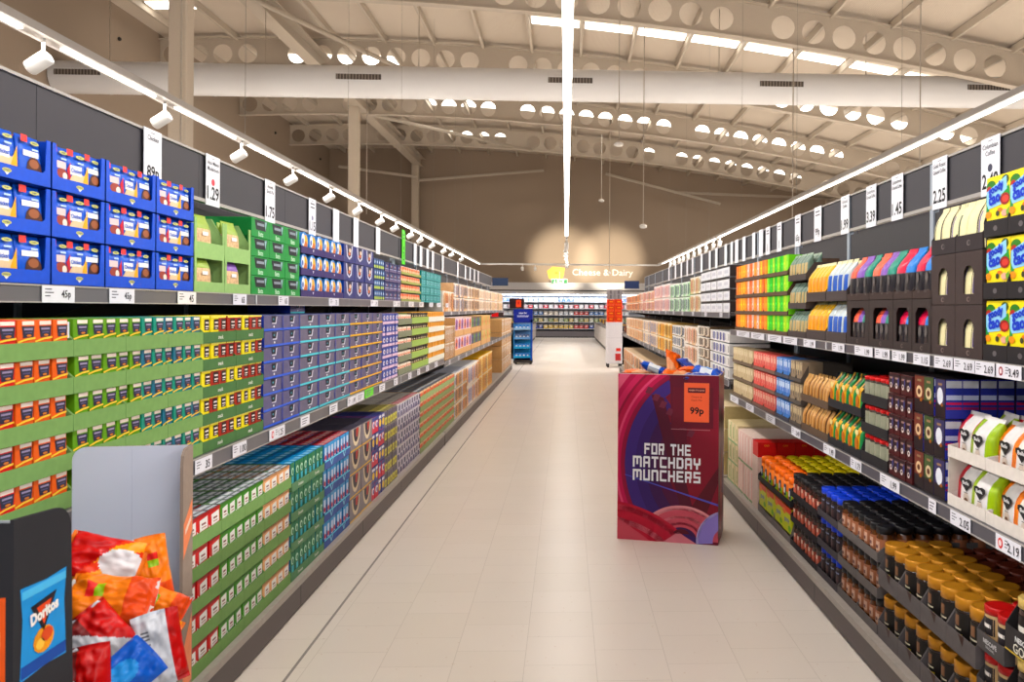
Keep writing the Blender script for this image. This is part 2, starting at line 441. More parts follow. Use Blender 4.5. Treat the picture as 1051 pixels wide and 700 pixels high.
for px in (90, 369, 584, 803, 1022):
    X = (px-VX)*20.1/F; g = MB()
    for k in range(14): g.box(-.52+k*.075, -.52+k*.075+.028, -.025, 0, -.065, .065, M((150, 140, 130), .4))
    g.box(-.54, .54, -.012, .0, -.08, .08, M((92, 84, 78), .6)); g.box(-.55, .55, -.03, -.005, .07, .09, dm); g.box(-.55, .55, -.03, -.005, -.09, -.07, dm)
    a = math.radians(-3); add('air_grille', g, dt, (X, -R-.004, .02), (0, 0, 0))
for xx in segs[1:-1:3]: hg = MB(); hg.tube((xx, 0, R), (xx, 0, zfl(xx)+.9-7.05), .01, steel, 5); add('hanger_rod', hg, dt)

# ------------------------------------------------------------------ LED lines and spots
white = M((232, 229, 224), .35, var=.01)
def led_line(X, z, Y0, Y1, label, gaps=None, wd=.036, strength=9):
    t = empty('ceiling_light', (X, 0, z)); tag(t, label, 'light')
    h = MB(); hw = .07 if wd < .05 else wd/2+.003; h.box(-hw, hw, Y0, Y1, 0, .06, M((196, 190, 184), .35, var=.01)); add('housing', h, t)
    if gaps is None: gaps = [(Y0, Y1)]
    for a, b in gaps:
        d = MB(); d.box(-wd/2, wd/2, a, b, -.012, 0, EM((255, 247, 235), strength)); add('diffuser', d, t)
    y = Y0+1.2
    while y < Y1: w = MB(); w.tube((0, y, .06), (0, y, zfl(X)+.85-z), .0025, M((150, 146, 140)), 4); add('suspension_wire', w, t); y += 4.5
    return t
SPL = [Yat(p, -3.73) for p in (43, 168, 247, 300, 339, 368, 391, 406, 422, 432, 444, 456, 464, 474)]
cuts = [(.6, SPL[0]-.25)]+[(a+.22, b-.2) for a, b in zip(SPL, SPL[1:])]+[(SPL[-1]+.2, 35.5)]
led_line(-3.73, 3.4, -.5, 35.7, 'broken bright light line over the biscuit and noodle shelving, with spotlights', cuts)
led_line(0.0, 3.4, 1.5, 21.5, 'continuous bright light line over the middle of the aisle', None, .07)
led_line(4.0, 3.4, -.5, 21.6, 'continuous bright light line over the coffee shelving', None, .04)
led_line(4.0, 3.4, 21.8, 35.7, 'far broken light line over the coffee shelving, carrying spotlights', [(22+i*1.8, 23.3+i*1.8) for i in range(7)])
sb = MB(); sb.lathe([(.05, -.12), (.056, -.11), (.056, .035), (.045, .045)], 16, white); sb.box(-.006, .006, -.02, .02, .03, .0301, white)
face = MB(); face.lathe([(.046, -.122), (.046, -.118)], 16, EM((255, 244, 226), 2.5))
arm = MB(); arm.tube((0, 0, 0), (0, 0, .09), .012, white)
spm, fcm, arm_m = sb.mesh('lamp_head'), face.mesh('lens'), arm.mesh('arm')
def spotlamp(X, Y, z, aim, label, group):
    t = empty('track_spotlight', (X, Y, z)); tag(t, label, 'spotlight', group)
    add('arm', arm_m, t, (0, 0, -.09))
    h = add('lamp_head', spm, t, (0, 0, -.15)); h.rotation_euler = aim
    f = add('lens', fcm, h)
for i, Y in enumerate(SPL): spotlamp(-3.73, Y, 3.4, (.12, math.radians(58), .1), 'white spotlight on the light line over the noodle shelving, '+where(i, len(SPL)), 'spotlights over the noodle shelving')
for i, px in enumerate((738.5, 732, 724.5, 718, 712, 706, 701, 697, 692, 688)):
    spotlamp(4.0, Yat(px, 4.0), 3.4, (.1, math.radians(8), 0), 'white spotlight on the light line over the coffee shelving, '+where(i, 10), 'spotlights over the coffee shelving')
for i in range(7): spotlamp(0, 22.6+i*1.8, 3.42, (.5, 0, i*.9), 'white spotlight on the track beyond the middle light line, '+where(i, 7), 'spotlights on the middle track')
mt = MB(); mt.box(-.03, .03, 21.7, 35.7, 0, .05, white); tag(add('lighting_track', mt, None, (0, 0, 3.42)), 'thin white track running on beyond the middle light line', 'track')
ct = MB(); ct.box(-3.75, 4.05, 0, .06, 0, .07, white); tag(add('lighting_track', ct, None, (0, 35.75, 3.38)), 'white track running across the end of the aisle', 'track')
for i, X in enumerate((-1.9, -1.35)): spotlamp(X, 35.7, 3.4, (.6, 0, 0), 'white spotlight on the track across the aisle end, '+where(i, 2), 'spotlights on the cross track')
# hanging sensors and cables
def hanger(px, Y, ytop, ybot, disc, label, cat='sensor', r=.012):
    X = (px-VX)*(Y+.04*2)/F*1.0
    zb = H-(ybot-VY)*Y/F; zt = zfl(X)+.3
    t = empty('hanging_sensor', (X, Y, zb)); tag(t, label, cat)
    a = MB(); a.tube((0, 0, 0), (0, 0, zt-zb), r, M((205, 195, 182), .4), 6); add('rod', a, t)
    if disc:
        d = MB(); d.lathe([(disc*.6, -.04), (disc, -.02), (disc, .03), (disc*.5, .06)], 14, white); add('sensor_head', d, t)
hanger(659.5, 20, 0, 232, .09, 'thin white pole with flat round head hanging over the purple floor display')
hanger(625, 30, 0, 280, .05, 'thin white pole hanging in front of the lit back wall')
hanger(616.5, 34, 0, 206, .12, 'small round white sensor hung high before the back wall')
hanger(195, 12, 0, 215, 0, 'thin light rod hanging behind the noodle shelving header', 'rod', .012)
hanger(378.5, 24, 0, 222, 0, 'thin light rod hanging between the two far columns', 'rod', .014)
hanger(946.5, 12, 0, 175, 0, 'thin grey cable hanging over the coffee shelving header', 'cable', .009)
hanger(814, 20, 0, 222, 0, 'thin light rod hanging beyond the coffee light line', 'rod', .014)
hanger(634, 19, 0, 148, .1, 'small round ceiling detector hanging under the arched beams', 'sensor', .01)
for i, (px, py) in enumerate(((131, 49), (286, 141), (224, 104), (331, 167))):
    X = WL+.0; Y = F*X/(px-VX)*.999; z = H+(VY-py)*Y/F
    d = MB(); d.lathe([(.05, 0), (.06, .03), (.03, .07)], 12, M((52, 46, 42), .5))
    o = add('wall_detector', d, None, (WL, Y, z), (0, PI/2, 0)); tag(o, 'small dark round fitting high on the brown side wall, '+where(i, 4), 'fitting', 'dark wall fittings')

# ================================================================== THE GONDOLAS
gm = M((112, 106, 106), .42, var=.02, scale=6); gdark = M((62, 60, 62), .6, var=.03); kickm = M((98, 90, 88), .5, var=.02, scale=3)
lipL = M((104, 102, 105), .35, var=.03, scale=8); lipR = M((84, 82, 88), .35, var=.03, scale=8); railm = M((168, 163, 158), .35, var=.01); postm = M((160, 168, 178), .35, var=.02); headm = M((70, 68, 72), .65, var=.02, scale=3)
def gondola(side, label, Y0, Y1, base, levels, header, back_z=2.0, bay=1.25, x0=1.31, cx=1.88):
    """levels: (front X, underside z, top of lip z)"""
    t = empty('shelving_unit', (0, 0, 0)); tag(t, label, 'shelving')
    s = side; lipm = lipL if s < 0 else lipR
    def bx(b, xa, xb, ya, yb, za, zb, m):
        xa, xb = sorted((s*xa, s*xb)); b.box(xa, xb, ya, yb, za, zb, m)
    k = MB(); bx(k, x0, x0+.015, Y0, Y1, .012, base-.03, kickm); y = Y0
    bx(k, x0+.01, x0+.03, Y0, Y1, 0, .012, gdark)
    while y < Y1: bx(k, x0-.0006, x0+.002, y, y+.004, .012, base-.03, gdark); y += bay
    bx(k, x0, cx, Y0-.015, Y0, 0, base-.03, kickm); add('kick_plate', k, t)
    d = MB(); bx(d, x0-.004, cx, Y0, Y1, base-.03, base, M((168, 160, 152), .4)); add('base_deck', d, t)
    bp = MB(); bx(bp, cx, cx+.02, Y0, Y1, base, back_z, gdark); add('back_panel', bp, t)
    y = Y0; ys = []
    while y < Y1-.05: ys.append((y, min(y+bay, Y1))); y += bay
    for X, zu, zl in levels:
        for a, b in ys:
            q = MB(); bx(q, X+.012, cx, a+.002, b-.002, zu+.02, zu+.045, gm)
            bx(q, X, X+.012, a+.001, b-.001, zu, zl, lipm); bx(q, X-.003, X, a+.001, b-.001, zl-.005, zl, railm); bx(q, X-.003, X, a+.001, b-.001, zu, zu+.004, railm)
            bx(q, X-.004, X+.006, a+.001, a+.01, zu+.004, zl-.004, M((215, 215, 218), .3))
            q.prism([(0, 0), (1, 0), (1, 1)], 0, .0001, gm) if False else None
            add('shelf', q, t)
            br = MB()
            for yy in (a+.01,):
                p = [(s*(X+.03), zu+.02), (s*cx, zu+.02), (s*cx, zu-.09), (s*(X+.1), zu-.0)]
                br.prismxz([(u, v) for u, v in p], yy, yy+.003, gdark)
            add('shelf_bracket', br, t)
    for a, b in ys+[(Y1-.04, Y1)]:
        u = MB(); bx(u, cx-.01, cx+.02, a-.02, a+.02, base, header[1]-.01, postm); add('upright', u, t)
    hz0, hz1 = header; hx = cx-.06 if s < 0 else cx
    for nm, X in (('header_panel', hx), ('header_panel', cx+.5)):
        for a, b in ys:
            q = MB(); bx(q, X, X+.012, a+.0015, b-.0015, hz0+.005, hz1-.005, headm); add(nm, q, t)
    r = MB(); bx(r, hx-.012, hx+.02, Y0, Y1, hz0-.009, hz0+.009, railm); add('header_rail', r, t)
    r = MB(); bx(r, hx-.008, hx+.02, Y0, Y1, hz1-.005, hz1+.006, railm); add('header_rail', r, t)
    return t
LB = .152; L1X, L1 = 1.32, .956; L2X, L2 = 1.54, 1.562
RB = .14;  R1X, R1 = 1.33, .822; R2X, R2 = 1.33, 1.342
gondola(-1, 'near grey shelving unit holding noodles, snack pots and toothpaste boxes', .4, 9.0, LB, [(L1X, L1-.062, L1), (L2X, L2-.054, L2)], (2.03, 2.262), 2.0, 1.25)
gondola(-1, 'far shelving unit beyond the noodles, holding kraft cartons and packs', 9.04, 20.2, LB, [(L1X, .855, .915), (L2X-.02, 1.405, 1.455)], (2.03, 2.262), 2.0, 1.33)
gondola(1, 'near grey shelving unit holding coffee packs and jars', .4, 6.62, RB, [(R1X, R1-.053, R1), (R2X, R2-.046, R2)], (2.03, 2.26), 2.0, 1.25, 1.275)
gondola(1, 'far shelving unit beyond the coffee, holding pale cartons and packs', 6.66, 19.6, RB, [(R1X, .872, .925), (R2X, 1.43, 1.478)], (2.03, 2.26), 2.0, 1.33, 1.275)

# ------------------------------------------------------------------ shelf-edge tickets and header cards
ink = (38, 36, 44)
TK = {}
def ticket(side, px0, px1, X, zc, price, where_txt, h=.05, rgb=(232, 231, 238), logo=None):
    Ya, Yb = sorted((Yat(px0, side*X), Yat(px1, side*X))); w = round((Yb-Ya)*50)/50.0; w = max(w, .06)
    key = (w, price, rgb, logo, h)
    if key not in TK:
        b = MB(); b.box(-w/2, w/2, -.0015, 0, -h/2, h/2, M(rgb, .4, var=.01))
        if price:
            if logo: b.decal('f', -.0015, ell(-w*.3, 0, h*.3, h*.34, 14), M(logo)); b.decal('f', -.0015, ell(-w*.3, 0, h*.18, h*.2, 10), M((240, 225, 225)), 2)
            b.text(price, w*.22, -h*.03, h*.6, M(ink), y=-.0015, maxw=w*.46, bold=.012)
            for k, (l, zz) in enumerate(((.2, .3), (.26, .1), (.16, -.1))): b.decal('f', -.0015, rc(-w*.42 if not logo else -w*.12, -w*.42+w*l if not logo else -w*.12+w*l*.6, h*(zz-.035), h*(zz+.035)), M((96, 94, 102)))
        else:
            for k, zz in enumerate((.25, 0, -.22)): b.decal('f', -.0015, rc(-w*.35, w*(.3-.1*k), h*(zz-.05), h*(zz+.05)), M((120, 118, 126)))
        TK[key] = Proto('price_ticket', b)
    TK[key].place((side*(X-.004), (Ya+Yb)/2, zc), rzof(side), where_txt, 'ticket', 'price tickets along the shelf edges')
lt = [(41, 75, '45p'), (110, 137, '45p'), (181, 200, '45'), (238, 252, '65'), (285, 295, '65'), (337, 347, '75'), (380, 387, '1.29'), (403, 410, '1.29'), (419, 424, ''), (430, 434, ''), (440, 444, ''), (448, 452, ''), (457, 460, '')]
for i, (a, b, p) in enumerate(lt): ticket(-1, a, b, L2X, L2-.028, p, 'white price ticket on shelf edge under blue noodle trays and beyond, '+where(i, len(lt)))
lt = [(77, 98, '1.25'), (200, 217, '35'), (238, 253, '1.00'), (276, 292, '1.25'), (308.6, 317, ''), (338, 346, ''), (356.5, 365, '1.49'), (365.2, 373.6, ''), (389, 395, ''), (404, 408, ''), (419, 422, ''), (428, 431, ''), (437, 440, ''), (446, 449, '')]
for i, (a, b, p) in enumerate(lt): ticket(-1, a, b, L1X, L1-.031, p, 'white price ticket on shelf edge under green snack trays, '+where(i, len(lt)), logo=(214, 60, 70) if i == 3 else None)
ticket(-1, 374, 383, L1X, L1-.026, '', 'bright green ticket on the shelf edge under the yellow-lined cartons', h=.056, rgb=(110, 214, 70))
lt = [(757, 770, ''), (772, 785, ''), (789, 803, ''), (805, 819, ''), (826, 838, '1.99'), (855, 868, '1.99'), (878.5, 897, '1.99'), (899, 915, '1.99'), (917, 932, '1.99'), (939, 956, '1.15'), (960, 980, '2.69'), (981.5, 1001, '2.69'), (1002.5, 1023, '2.69')]
for i, (a, b, p) in enumerate(lt[::-1]): ticket(1, a, b, R2X, R2-.024, p, 'white price ticket under the upper coffee packs, '+where(i, len(lt)), h=.042)
ticket(1, 1024, 1051, R2X, R2-.024, '3.49', 'white price ticket with dark red round mark under yellow cocoa boxes', h=.042, logo=(150, 60, 70))
lt = [(751, 759, ''), (767, 775, ''), (788, 797, ''), (814, 823, '2.49'), (847, 859, '1.49'), (875, 886, '1.79'), (906, 925, '1.99'), (957, 962, ''), (978, 999, '2.05')]
for i, (a, b, p) in enumerate(lt[::-1]): ticket(1, a, b, R1X, R1-.027, p, 'white price ticket on the lower coffee shelf edge, '+where(i, len(lt)), h=.048)
ticket(1, 1025, 1051, R1X, R1-.027, '2.19', 'white price ticket with bright red round mark above the gold lids', h=.048, logo=(214, 60, 60))
for side, lv, nm in ((-1, [(L1X, .915, .06), (L2X-.02, 1.455, .05)], 'far noodle side'), (1, [(R1X, .925, .05), (R2X, 1.478, .045)], 'far coffee side')):
    for li, (X, z, hh) in enumerate(lv):
        n = 14
        for i in range(n):
            Y = (9.4 if side < 0 else 7.0)+i*.78
            key = ('far', hh)
            if key not in TK:
                b = MB(); b.box(-.06, .06, -.0015, 0, -hh*.42, hh*.42, M((228, 226, 234), .4, var=.01))
                for zz in (.2, -.15): b.decal('f', -.0015, rc(-.04, .035, hh*(zz-.06), hh*(zz+.06)), M((110, 106, 116)))
                TK[key] = Proto('price_ticket', b)
            TK[key].place((side*(X-.004), Y, z-hh/2), rzof(side), '%s shelf ticket, %s shelf edge, %s' % (nm, 'lower' if li == 0 else 'upper', where(i, n)), 'ticket', 'price tickets along the shelf edges')
def card(side, px0, px1, price, lines, label, rgb=(238, 238, 244), z0=2.012, z1=2.268, mark=None):
    X = 1.82-.012 if side < 0 else 1.88-.012
    Ya, Yb = sorted((Yat(px0, side*X), Yat(px1, side*X))); w = min(max(Yb-Ya, .1), .17); h = z1-z0
    t = MB(); t.box(-w/2, w/2, -.003, 0, 0, h, M(rgb, .45, var=.01))
    if price: t.text(price, 0, h*.25, h*.27, M((24, 22, 26)), y=-.003, maxw=w*.86, bold=.022)
    for k, ln in enumerate(lines): t.text(ln, 0, h*(.85-.12*k), h*.085, M(ink), y=-.003, maxw=w*.86, bold=.008)
    if not lines and price: 
        for k in range(2): t.decal('f', -.003, rc(-w*.3, w*.3, h*(.84-.1*k), h*(.88-.1*k)), M((90, 88, 96)))
    t.decal('f', -.003, rc(-w*.12, w*.12, h*.93, h*.945), M((120, 118, 124)))
    if mark: t.decal('f', -.003, ell(0, h*.47, w*.13, h*.07, 12), M(mark))
    o = add('price_card', t, None, (side*(X-.001), (Ya+Yb)/2, z0), (0, 0, rzof(side))); tag(o, label, 'price card', 'price cards clipped to the headers')
card(-1, 146, 164, '89p', ['Chicken'], 'white price card reading 89p above the blue noodle trays')
card(-1, 210, 224, '1.29', ['Asia Mince', 'Mushroom'], 'white price card reading 1.29 above the light green boxes', mark=(214, 80, 90))
card(-1, 271, 281, '1.75', ['Noodle', 'Snack Pot'], 'white price card reading 1.75 above the dark green cartons')
for i, (a, b, p) in enumerate(((316, 323, '1.15'), (341, 347, ''), (362, 367, ''), (385, 389.5, ''), (424, 427, ''), (430, 433, ''), (437, 439.5, ''), (442.5, 445, ''), (453, 455, ''), (468.5, 470.3, ''), (476.5, 478, ''), (481.5, 482.6, ''), (486, 487, ''), (490, 491, ''))):
    card(-1, a, b, p, [], 'narrow white header card beyond the dark green cartons, '+where(i, 14), mark=(120, 118, 150) if i == 0 else None)
card(-1, 411, 416, '2', [], 'bright green header card standing above the orange-tin trays', (96, 220, 60), 1.98, 2.36, (30, 60, 30))
card(1, 1007, 1026, '2.49', ['Columbian', 'Coffee'], 'white price card reading 2.49 behind the yellow cocoa boxes', mark=(60, 60, 80))
card(1, 957, 971.6, '2.25', ['Gold Roast', 'Ground Coffee'], 'white price card reading 2.25 above the cream coffee bags')
card(1, 915, 926.6, '1.45', ['Luxurious', 'Ground Coffee'], 'white price card reading 1.45 on the coffee header')
card(1, 889, 899, '3.39', ['Luxurious', 'Ground Coffee'], 'white price card reading 3.39 on the coffee header')
card(1, 863, 871.4, '1.99', ['Ground', 'Coffee'], 'white price card reading 1.99 on the coffee header')
card(1, 835, 843.5, '99p', [], 'white price card reading 99p above the yellow pouches')
card(1, 816, 821.5, '65p', [], 'white price card reading 65p above the small grey packs')
for i, (a, b) in enumerate(((797.5, 802), (786, 790), (779, 783), (772, 775), (762, 765), (754, 758), (750, 752), (743.5, 746), (734, 736.3), (727.6, 729.3), (719, 721), (710, 711.5), (704.6, 706), (698.5, 700), (692.5, 694), (686, 687.3))):
    card(1, a, b, '1' if i < 2 else '', [], 'narrow white header card beyond the small grey packs, '+where(i, 16))
# ================================================================== LEFT SIDE PRODUCTS
def yl(px, X=1.335): return Yat(px, -X)
def yr(px, X=1.345): return Yat(px, X)
LG = (120, 156, 94); DG = (62, 98, 62); BLK = (30, 30, 34); WH = (236, 236, 238)
# ---- bottom shelf: soup sachet boxes in light green trays
Ya, Yb, Yc, Yd = 2.66, yl(229), yl(273), yl(300)
P = .117
topa = [(-.5, .5, .0, .4, (70, 74, 80)), (-.42, .4, .08, .3, (222, 228, 232)), (-.45, .3, .5, .7, (238, 240, 242)), (-.3, .45, .8, .95, (90, 96, 104))]
def soup(rgb, nm, w): return carton(nm, w, .068, .106, rgb, [('p', [(-.24, .4), (.42, .44), (.4, .86), (-.26, .8)], (240, 238, 234)), ('r', -.1, .26, .6, .67, (130, 70, 70)), ('r', -.1, .3, .5, .54, (170, 120, 110)), ('r', -.5, .5, .9, 1, tuple(int(c*.8) for c in rgb)), ('p', [(-.5, .0), (.1, .0), (-.5, .5)], (250, 250, 245))], top=(176, 184, 190), topart=topa)
red, grn, crm = soup((206, 32, 44), 'soup_sachet_box', (Yb-Ya)/6*.95), soup((70, 146, 40), 'soup_sachet_box', (Yc-Yb)/6*.95), soup((238, 176, 124), 'soup_sachet_box', (Yd-Yc)/4*.95)
for pr, lk, a, b, n in ((red, 'red soup sachet box on bottom shelf', Ya, Yb, 6), (grn, 'green soup sachet box on bottom shelf', Yb, Yc, 6), (crm, 'peach soup sachet box on bottom shelf', Yc, Yd, 4)):
    fill(-1, 1.341, LB+.004, a, b, n, 5, P, pr, lk, 'box', lk.split(' on ')[0]+'es in the light green trays', rows=6, rd=.071)
for a, b, n, lk in ((Ya, Yb, 2, 'under red soup boxes'), (Yb, Yc, 2, 'under green soup boxes'), (Yc, Yd, 2, 'under peach soup boxes')):
    trays(-1, 1.335, LB, a, b, n, 5, P, 'light green tray '+lk, 'light green trays on the bottom shelf', LG, .05, D=.46)
# ---- teal toothpaste-like boxes
a, b = Yd+.01, yl(334); P4 = .1465
g = carton('green_slim_box', (b-a)/8*.94, .09, .136, (22, 116, 76), [('r', -.5, .5, .0, .5, (14, 92, 66)), ('e', 0, .68, .3, .14, (190, 225, 200)), ('e', .05, .66, .18, .09, (20, 110, 70)), ('r', -.2, .25, .2, .5, (60, 170, 190))], top=(50, 150, 220), side=(20, 118, 180), topart=[(-.3, .3, .1, .4, (160, 215, 240)), (-.5, .5, .8, 1, (24, 100, 170))])
fill(-1, 1.341, LB+.004, a, b, 8, 4, P4, g, 'slim blue-topped dark green box', 'box', 'slim green boxes with blue tops', rows=5, rd=.093)
trays(-1, 1.335, LB, a, b, 2, 4, P4, 'grey-green tray of slim dark green boxes', 'grey-green trays on the bottom shelf', (96, 138, 100), .042, D=.47, sh=.1, txt='Dentalux')
# ---- blue boxes with red tops
a, b = b+.008, yl(360)
g = carton('blue_slim_box', (b-a)/8*.92, .085, .137, (38, 60, 140), [('r', -.5, .5, .62, 1, (60, 150, 210)), ('r', -.25, .3, .3, .85, (200, 214, 235)), ('r', -.5, .5, 0, .2, (120, 40, 70)), ('e', 0, .45, .25, .1, (190, 40, 50))], top=(196, 50, 48), side=(40, 130, 200), topart=[(-.3, .3, .1, .5, (228, 190, 180)), (-.5, .5, .7, 1, (120, 40, 44))])
fill(-1, 1.341, LB+.004, a, b, 8, 4, P4, g, 'slim red-topped blue box', 'box', 'slim blue boxes with red tops', rows=6, rd=.088)
trays(-1, 1.335, LB, a, b, 2, 4, P4, 'blue tray with white tick, bottom shelf', 'blue trays on the bottom shelf', (70, 92, 156), .05, D=.5, sh=.09,
      decals=lambda B, W, fh: (B.decal('f', 0, rc(-W/2, W/2, fh-.008, fh), M((110, 205, 230))), B.decal('f', 0, [(-.03, .04), (-.02, .045), (0, .018), (.03, .046), (.035, .04), (0, .006)], M((150, 215, 235)), 2)))
# ---- grey cartons with cream arch windows and yellow lines
a, b = b+.008, yl(383); w = (b-a)/2*.985
def arch(rx0, rx1): return [(rx1*math.cos(t), .92-rx1*1.35*math.sin(t)*1.4) for t in [PI*i/12 for i in range(13)]]
g = carton('arch_window_carton', w, .4, .143, (132, 124, 130), [('p', [(.33*math.cos(t), .95-.78*math.sin(t)) for t in [PI*i/12 for i in range(13)]], (222, 205, 172)), ('p', [(.25*math.cos(t), .95-.6*math.sin(t)) for t in [PI*i/12 for i in range(13)]], (52, 44, 58)), ('p', [(.0, .95), (.2, .95), (.1, .55), (.0, .6)], (190, 60, 50)), ('r', -.5, .5, 0, .06, (236, 186, 50))], top=(70, 66, 80))
fill(-1, 1.335, LB, a, b, 2, 4, P4, g, 'grey carton with cream arch and yellow line', 'carton', 'grey arch cartons')
# ---- mixed red, blue and yellow cartons
a, b = b+.006, yl(396); n = 4
g1 = carton('washing_powder_box', (b-a)/n*.95, .3, .112, (206, 50, 74), [('e', 0, .55, .36, .24, (230, 222, 235)), ('r', -.5, .5, .75, 1, (50, 60, 140)), ('e', .1, .5, .18, .14, (60, 70, 150))], top=(60, 62, 120))
g2 = carton('washing_powder_box', (b-a)/n*.95, .3, .112, (66, 70, 140), [('e', 0, .45, .34, .25, (238, 200, 60)), ('r', -.4, .4, .75, .92, (225, 225, 235))], top=(44, 46, 96))
fill(-1, 1.337, LB, a, b, n, 5, .116, lambda i, t: (g1, 'red and blue upright box with pale oval') if (i//2+t) % 2 == 0 else (g2, 'dark blue upright box with yellow oval'), '', 'box', 'mixed red and blue boxes on the bottom shelf')
a, b = b+.006, yl(409); n = 5
g = carton('grey_yellow_box', (b-a)/n*.96, .42, .112, (112, 104, 110), [('r', -.42, .42, .08, .55, (212, 204, 84)), ('r', -.3, .3, .62, .9, (64, 58, 92)), ('e', 0, .3, .2, .14, (120, 110, 60))], top=(150, 140, 96), topart=[(-.4, .4, .1, .3, (220, 205, 120)), (-.4, .4, .5, .7, (90, 84, 50))])
fill(-1, 1.337, LB, a, b, n, 5, .116, g, 'grey box with yellow panel on bottom shelf', 'box', 'grey and yellow boxes on the bottom shelf')
a, b = b+.006, yl(432); n = 9
g = carton('checked_box', (b-a)/n*.93, .42, .11, (196, 190, 204), [('r', -.45, .1, .1, .48, (44, 44, 98)), ('r', -.05, .45, .56, .94, (52, 50, 84)), ('r', .2, .45, .1, .3, (120, 90, 120))], top=(214, 206, 192), topart=[(-.4, .4, .05, .2, (190, 90, 100)), (-.4, .4, .4, .5, (150, 140, 130))])
fill(-1, 1.337, LB, a, b, n, 5, .114, g, 'navy and white checked box on bottom shelf', 'box', 'checked boxes on the bottom shelf')
a, b = b+.006, yl(467); n = 12
g = carton('orange_label_jar_box', (b-a)/n*.9, .42, .088, (226, 190, 150), [('r', -.45, .45, .45, .8, (222, 92, 44)), ('r', -.4, .4, .15, .4, (236, 226, 214))], top=(96, 104, 116), topart=[(-.5, .5, .1, .18, (206, 208, 212)), (-.5, .5, .42, .5, (196, 200, 206)), (-.5, .5, .75, .8, (180, 184, 190))])
fill(-1, 1.341, LB+.004, a, b, n, 6, .0955, g, 'orange labelled box on bottom shelf', 'box', 'orange labelled boxes in pale green trays')
trays(-1, 1.335, LB, a, b, 6, 6, .0955, 'pale green tray of orange labelled boxes', 'pale green trays on the bottom shelf', (150, 168, 116), .05, D=.45, sh=.06)
# ---- far part of the bottom shelf
def strips(nm, w, h, base, cols, top, d=.42):
    lt = tuple(min(245, int(c*.2+250*.8)) for c in base); dk = tuple(int(c*.42) for c in base); n_ = len(cols)
    art = [('r', -.5, .5, .93, 1, lt), ('r', -.5, -.46, 0, 1, dk)]
    for k, c in enumerate(cols):
        x0 = -.42+k*.88/n_; wd = .88/n_
        art += [('r', x0, x0+wd*.55, .1, .88, c), ('r', x0+wd*.1, x0+wd*.4, .5, .78, lt), ('r', x0+wd*.6, x0+wd*.8, .06, .92, lt), ('r', x0+wd*.88, x0+wd*.97, .06, .92, dk)]
    return carton(nm, w, d, h, base, art, top=top)
a, b = b+.01, yl(480); n = 6
striped(-1, 1.337, LB, a, b, 9, 3, .188, (222, 184, 130), [(214, 120, 60), (150, 160, 200)], (196, 200, 214), 'kraft and blue carton', 'carton', 'kraft striped cartons', 'kraft_carton', .42)
a, b = b+.01, yl(492); n = 9
striped(-1, 1.337, LB, a, b, n, 2, .28, (234, 206, 170), [(222, 130, 70), (110, 120, 190)], (240, 238, 238), 'white-topped bottle pack', 'pack', 'white topped packs', 'white_bottle_pack', .42)
a, b = b+.01, yl(505.5); n = 12
striped(-1, 1.337, LB, a, b, n, 2, .295, (238, 184, 36), [(214, 130, 30), (246, 206, 80)], (240, 184, 44), 'yellow carton', 'carton', 'yellow cartons on the bottom shelf', 'yellow_carton', .42)
n = 5; Pk = 17.25
g = strips('kraft_carton', .56, .27, (228, 178, 122), [(222, 166, 108), (236, 200, 150), (218, 160, 104)], (226, 184, 130), .48)
fill(-1, 1.337, LB, Pk, 20.2, n, 4, .28, g, 'plain kraft carton ending noodle side', 'carton', 'kraft cartons stacked at the end')

# ---- middle shelf: snack pot boxes in green trays
PM = .1015
def pot(rgb, w, pw=(44, 44, 62)):
    return carton('snack_pot_box', w, .1, .0975, rgb, [('r', -.24, .44, .87, .97, (244, 228, 216)), ('p', [(-.26, .84), (.46, .84), (.42, .56), (-.18, .54)], pw), ('r', -.14, .36, .74, .79, (150, 140, 170)), ('r', -.1, .3, .66, .69, (90, 84, 120)), ('e', .14, .6, .14, .03, (200, 120, 60)), ('p', [(-.5, .46), (.0, .53), (.5, .56), (.5, .51), (.0, .48), (-.5, .41)], (242, 200, 90))], top=tuple(int(c*.9) for c in rgb))
def potpack(rgb, w): return pot(rgb, w)
z = L1
sec = [((214, 30, 42), 'red', 1.67, yl(19.5), 5), ((224, 100, 18), 'orange', yl(20), yl(73), 3), ((98, 150, 30), 'leaf green', yl(78.5), yl(148), 5), ((20, 142, 120), 'teal', yl(148), yl(208), 6)]
for rgb, nm, a, b, n in sec:
    pr = pot(rgb, (b-a)/n*.94); pr2 = pot((36, 108, 132), (b-a)/n*.94) if nm == 'teal' else pr
    fill(-1, 1.341, z+.004, a, b, n, 5, PM, lambda i, t, pr=pr, pr2=pr2, nm=nm: (pr2, 'blue-green snack pot box, middle shelf') if nm == 'teal' and (i+t) % 3 == 0 else (pr, nm+' snack pot box, middle shelf'), '', 'box', nm+' snack pot boxes', rows=2, rd=.105)
trays(-1, 1.335, z, 1.67, yl(76), 2, 5, PM, 'light green tray of red and orange snack pots', 'light green trays on the middle shelf', LG, .045, D=.34, sh=.09)
trays(-1, 1.335, z, yl(76), yl(209), 3, 5, PM, 'light green tray of green and teal snack pots', 'light green trays on the middle shelf', LG, .045, D=.34, sh=.09)
w = MB(); w.cbox(-.006, .006, 0, .3, 0, .044, M((214, 218, 222), .4), .001)
tag(add('white_card_divider', w, None, (-1.343, yl(76)-.012, z+4*PM+.05), (0, 0, PI/2)), 'white card divider between orange and green snack pots', 'divider')
a, b = yl(209), yl(271); n = 8
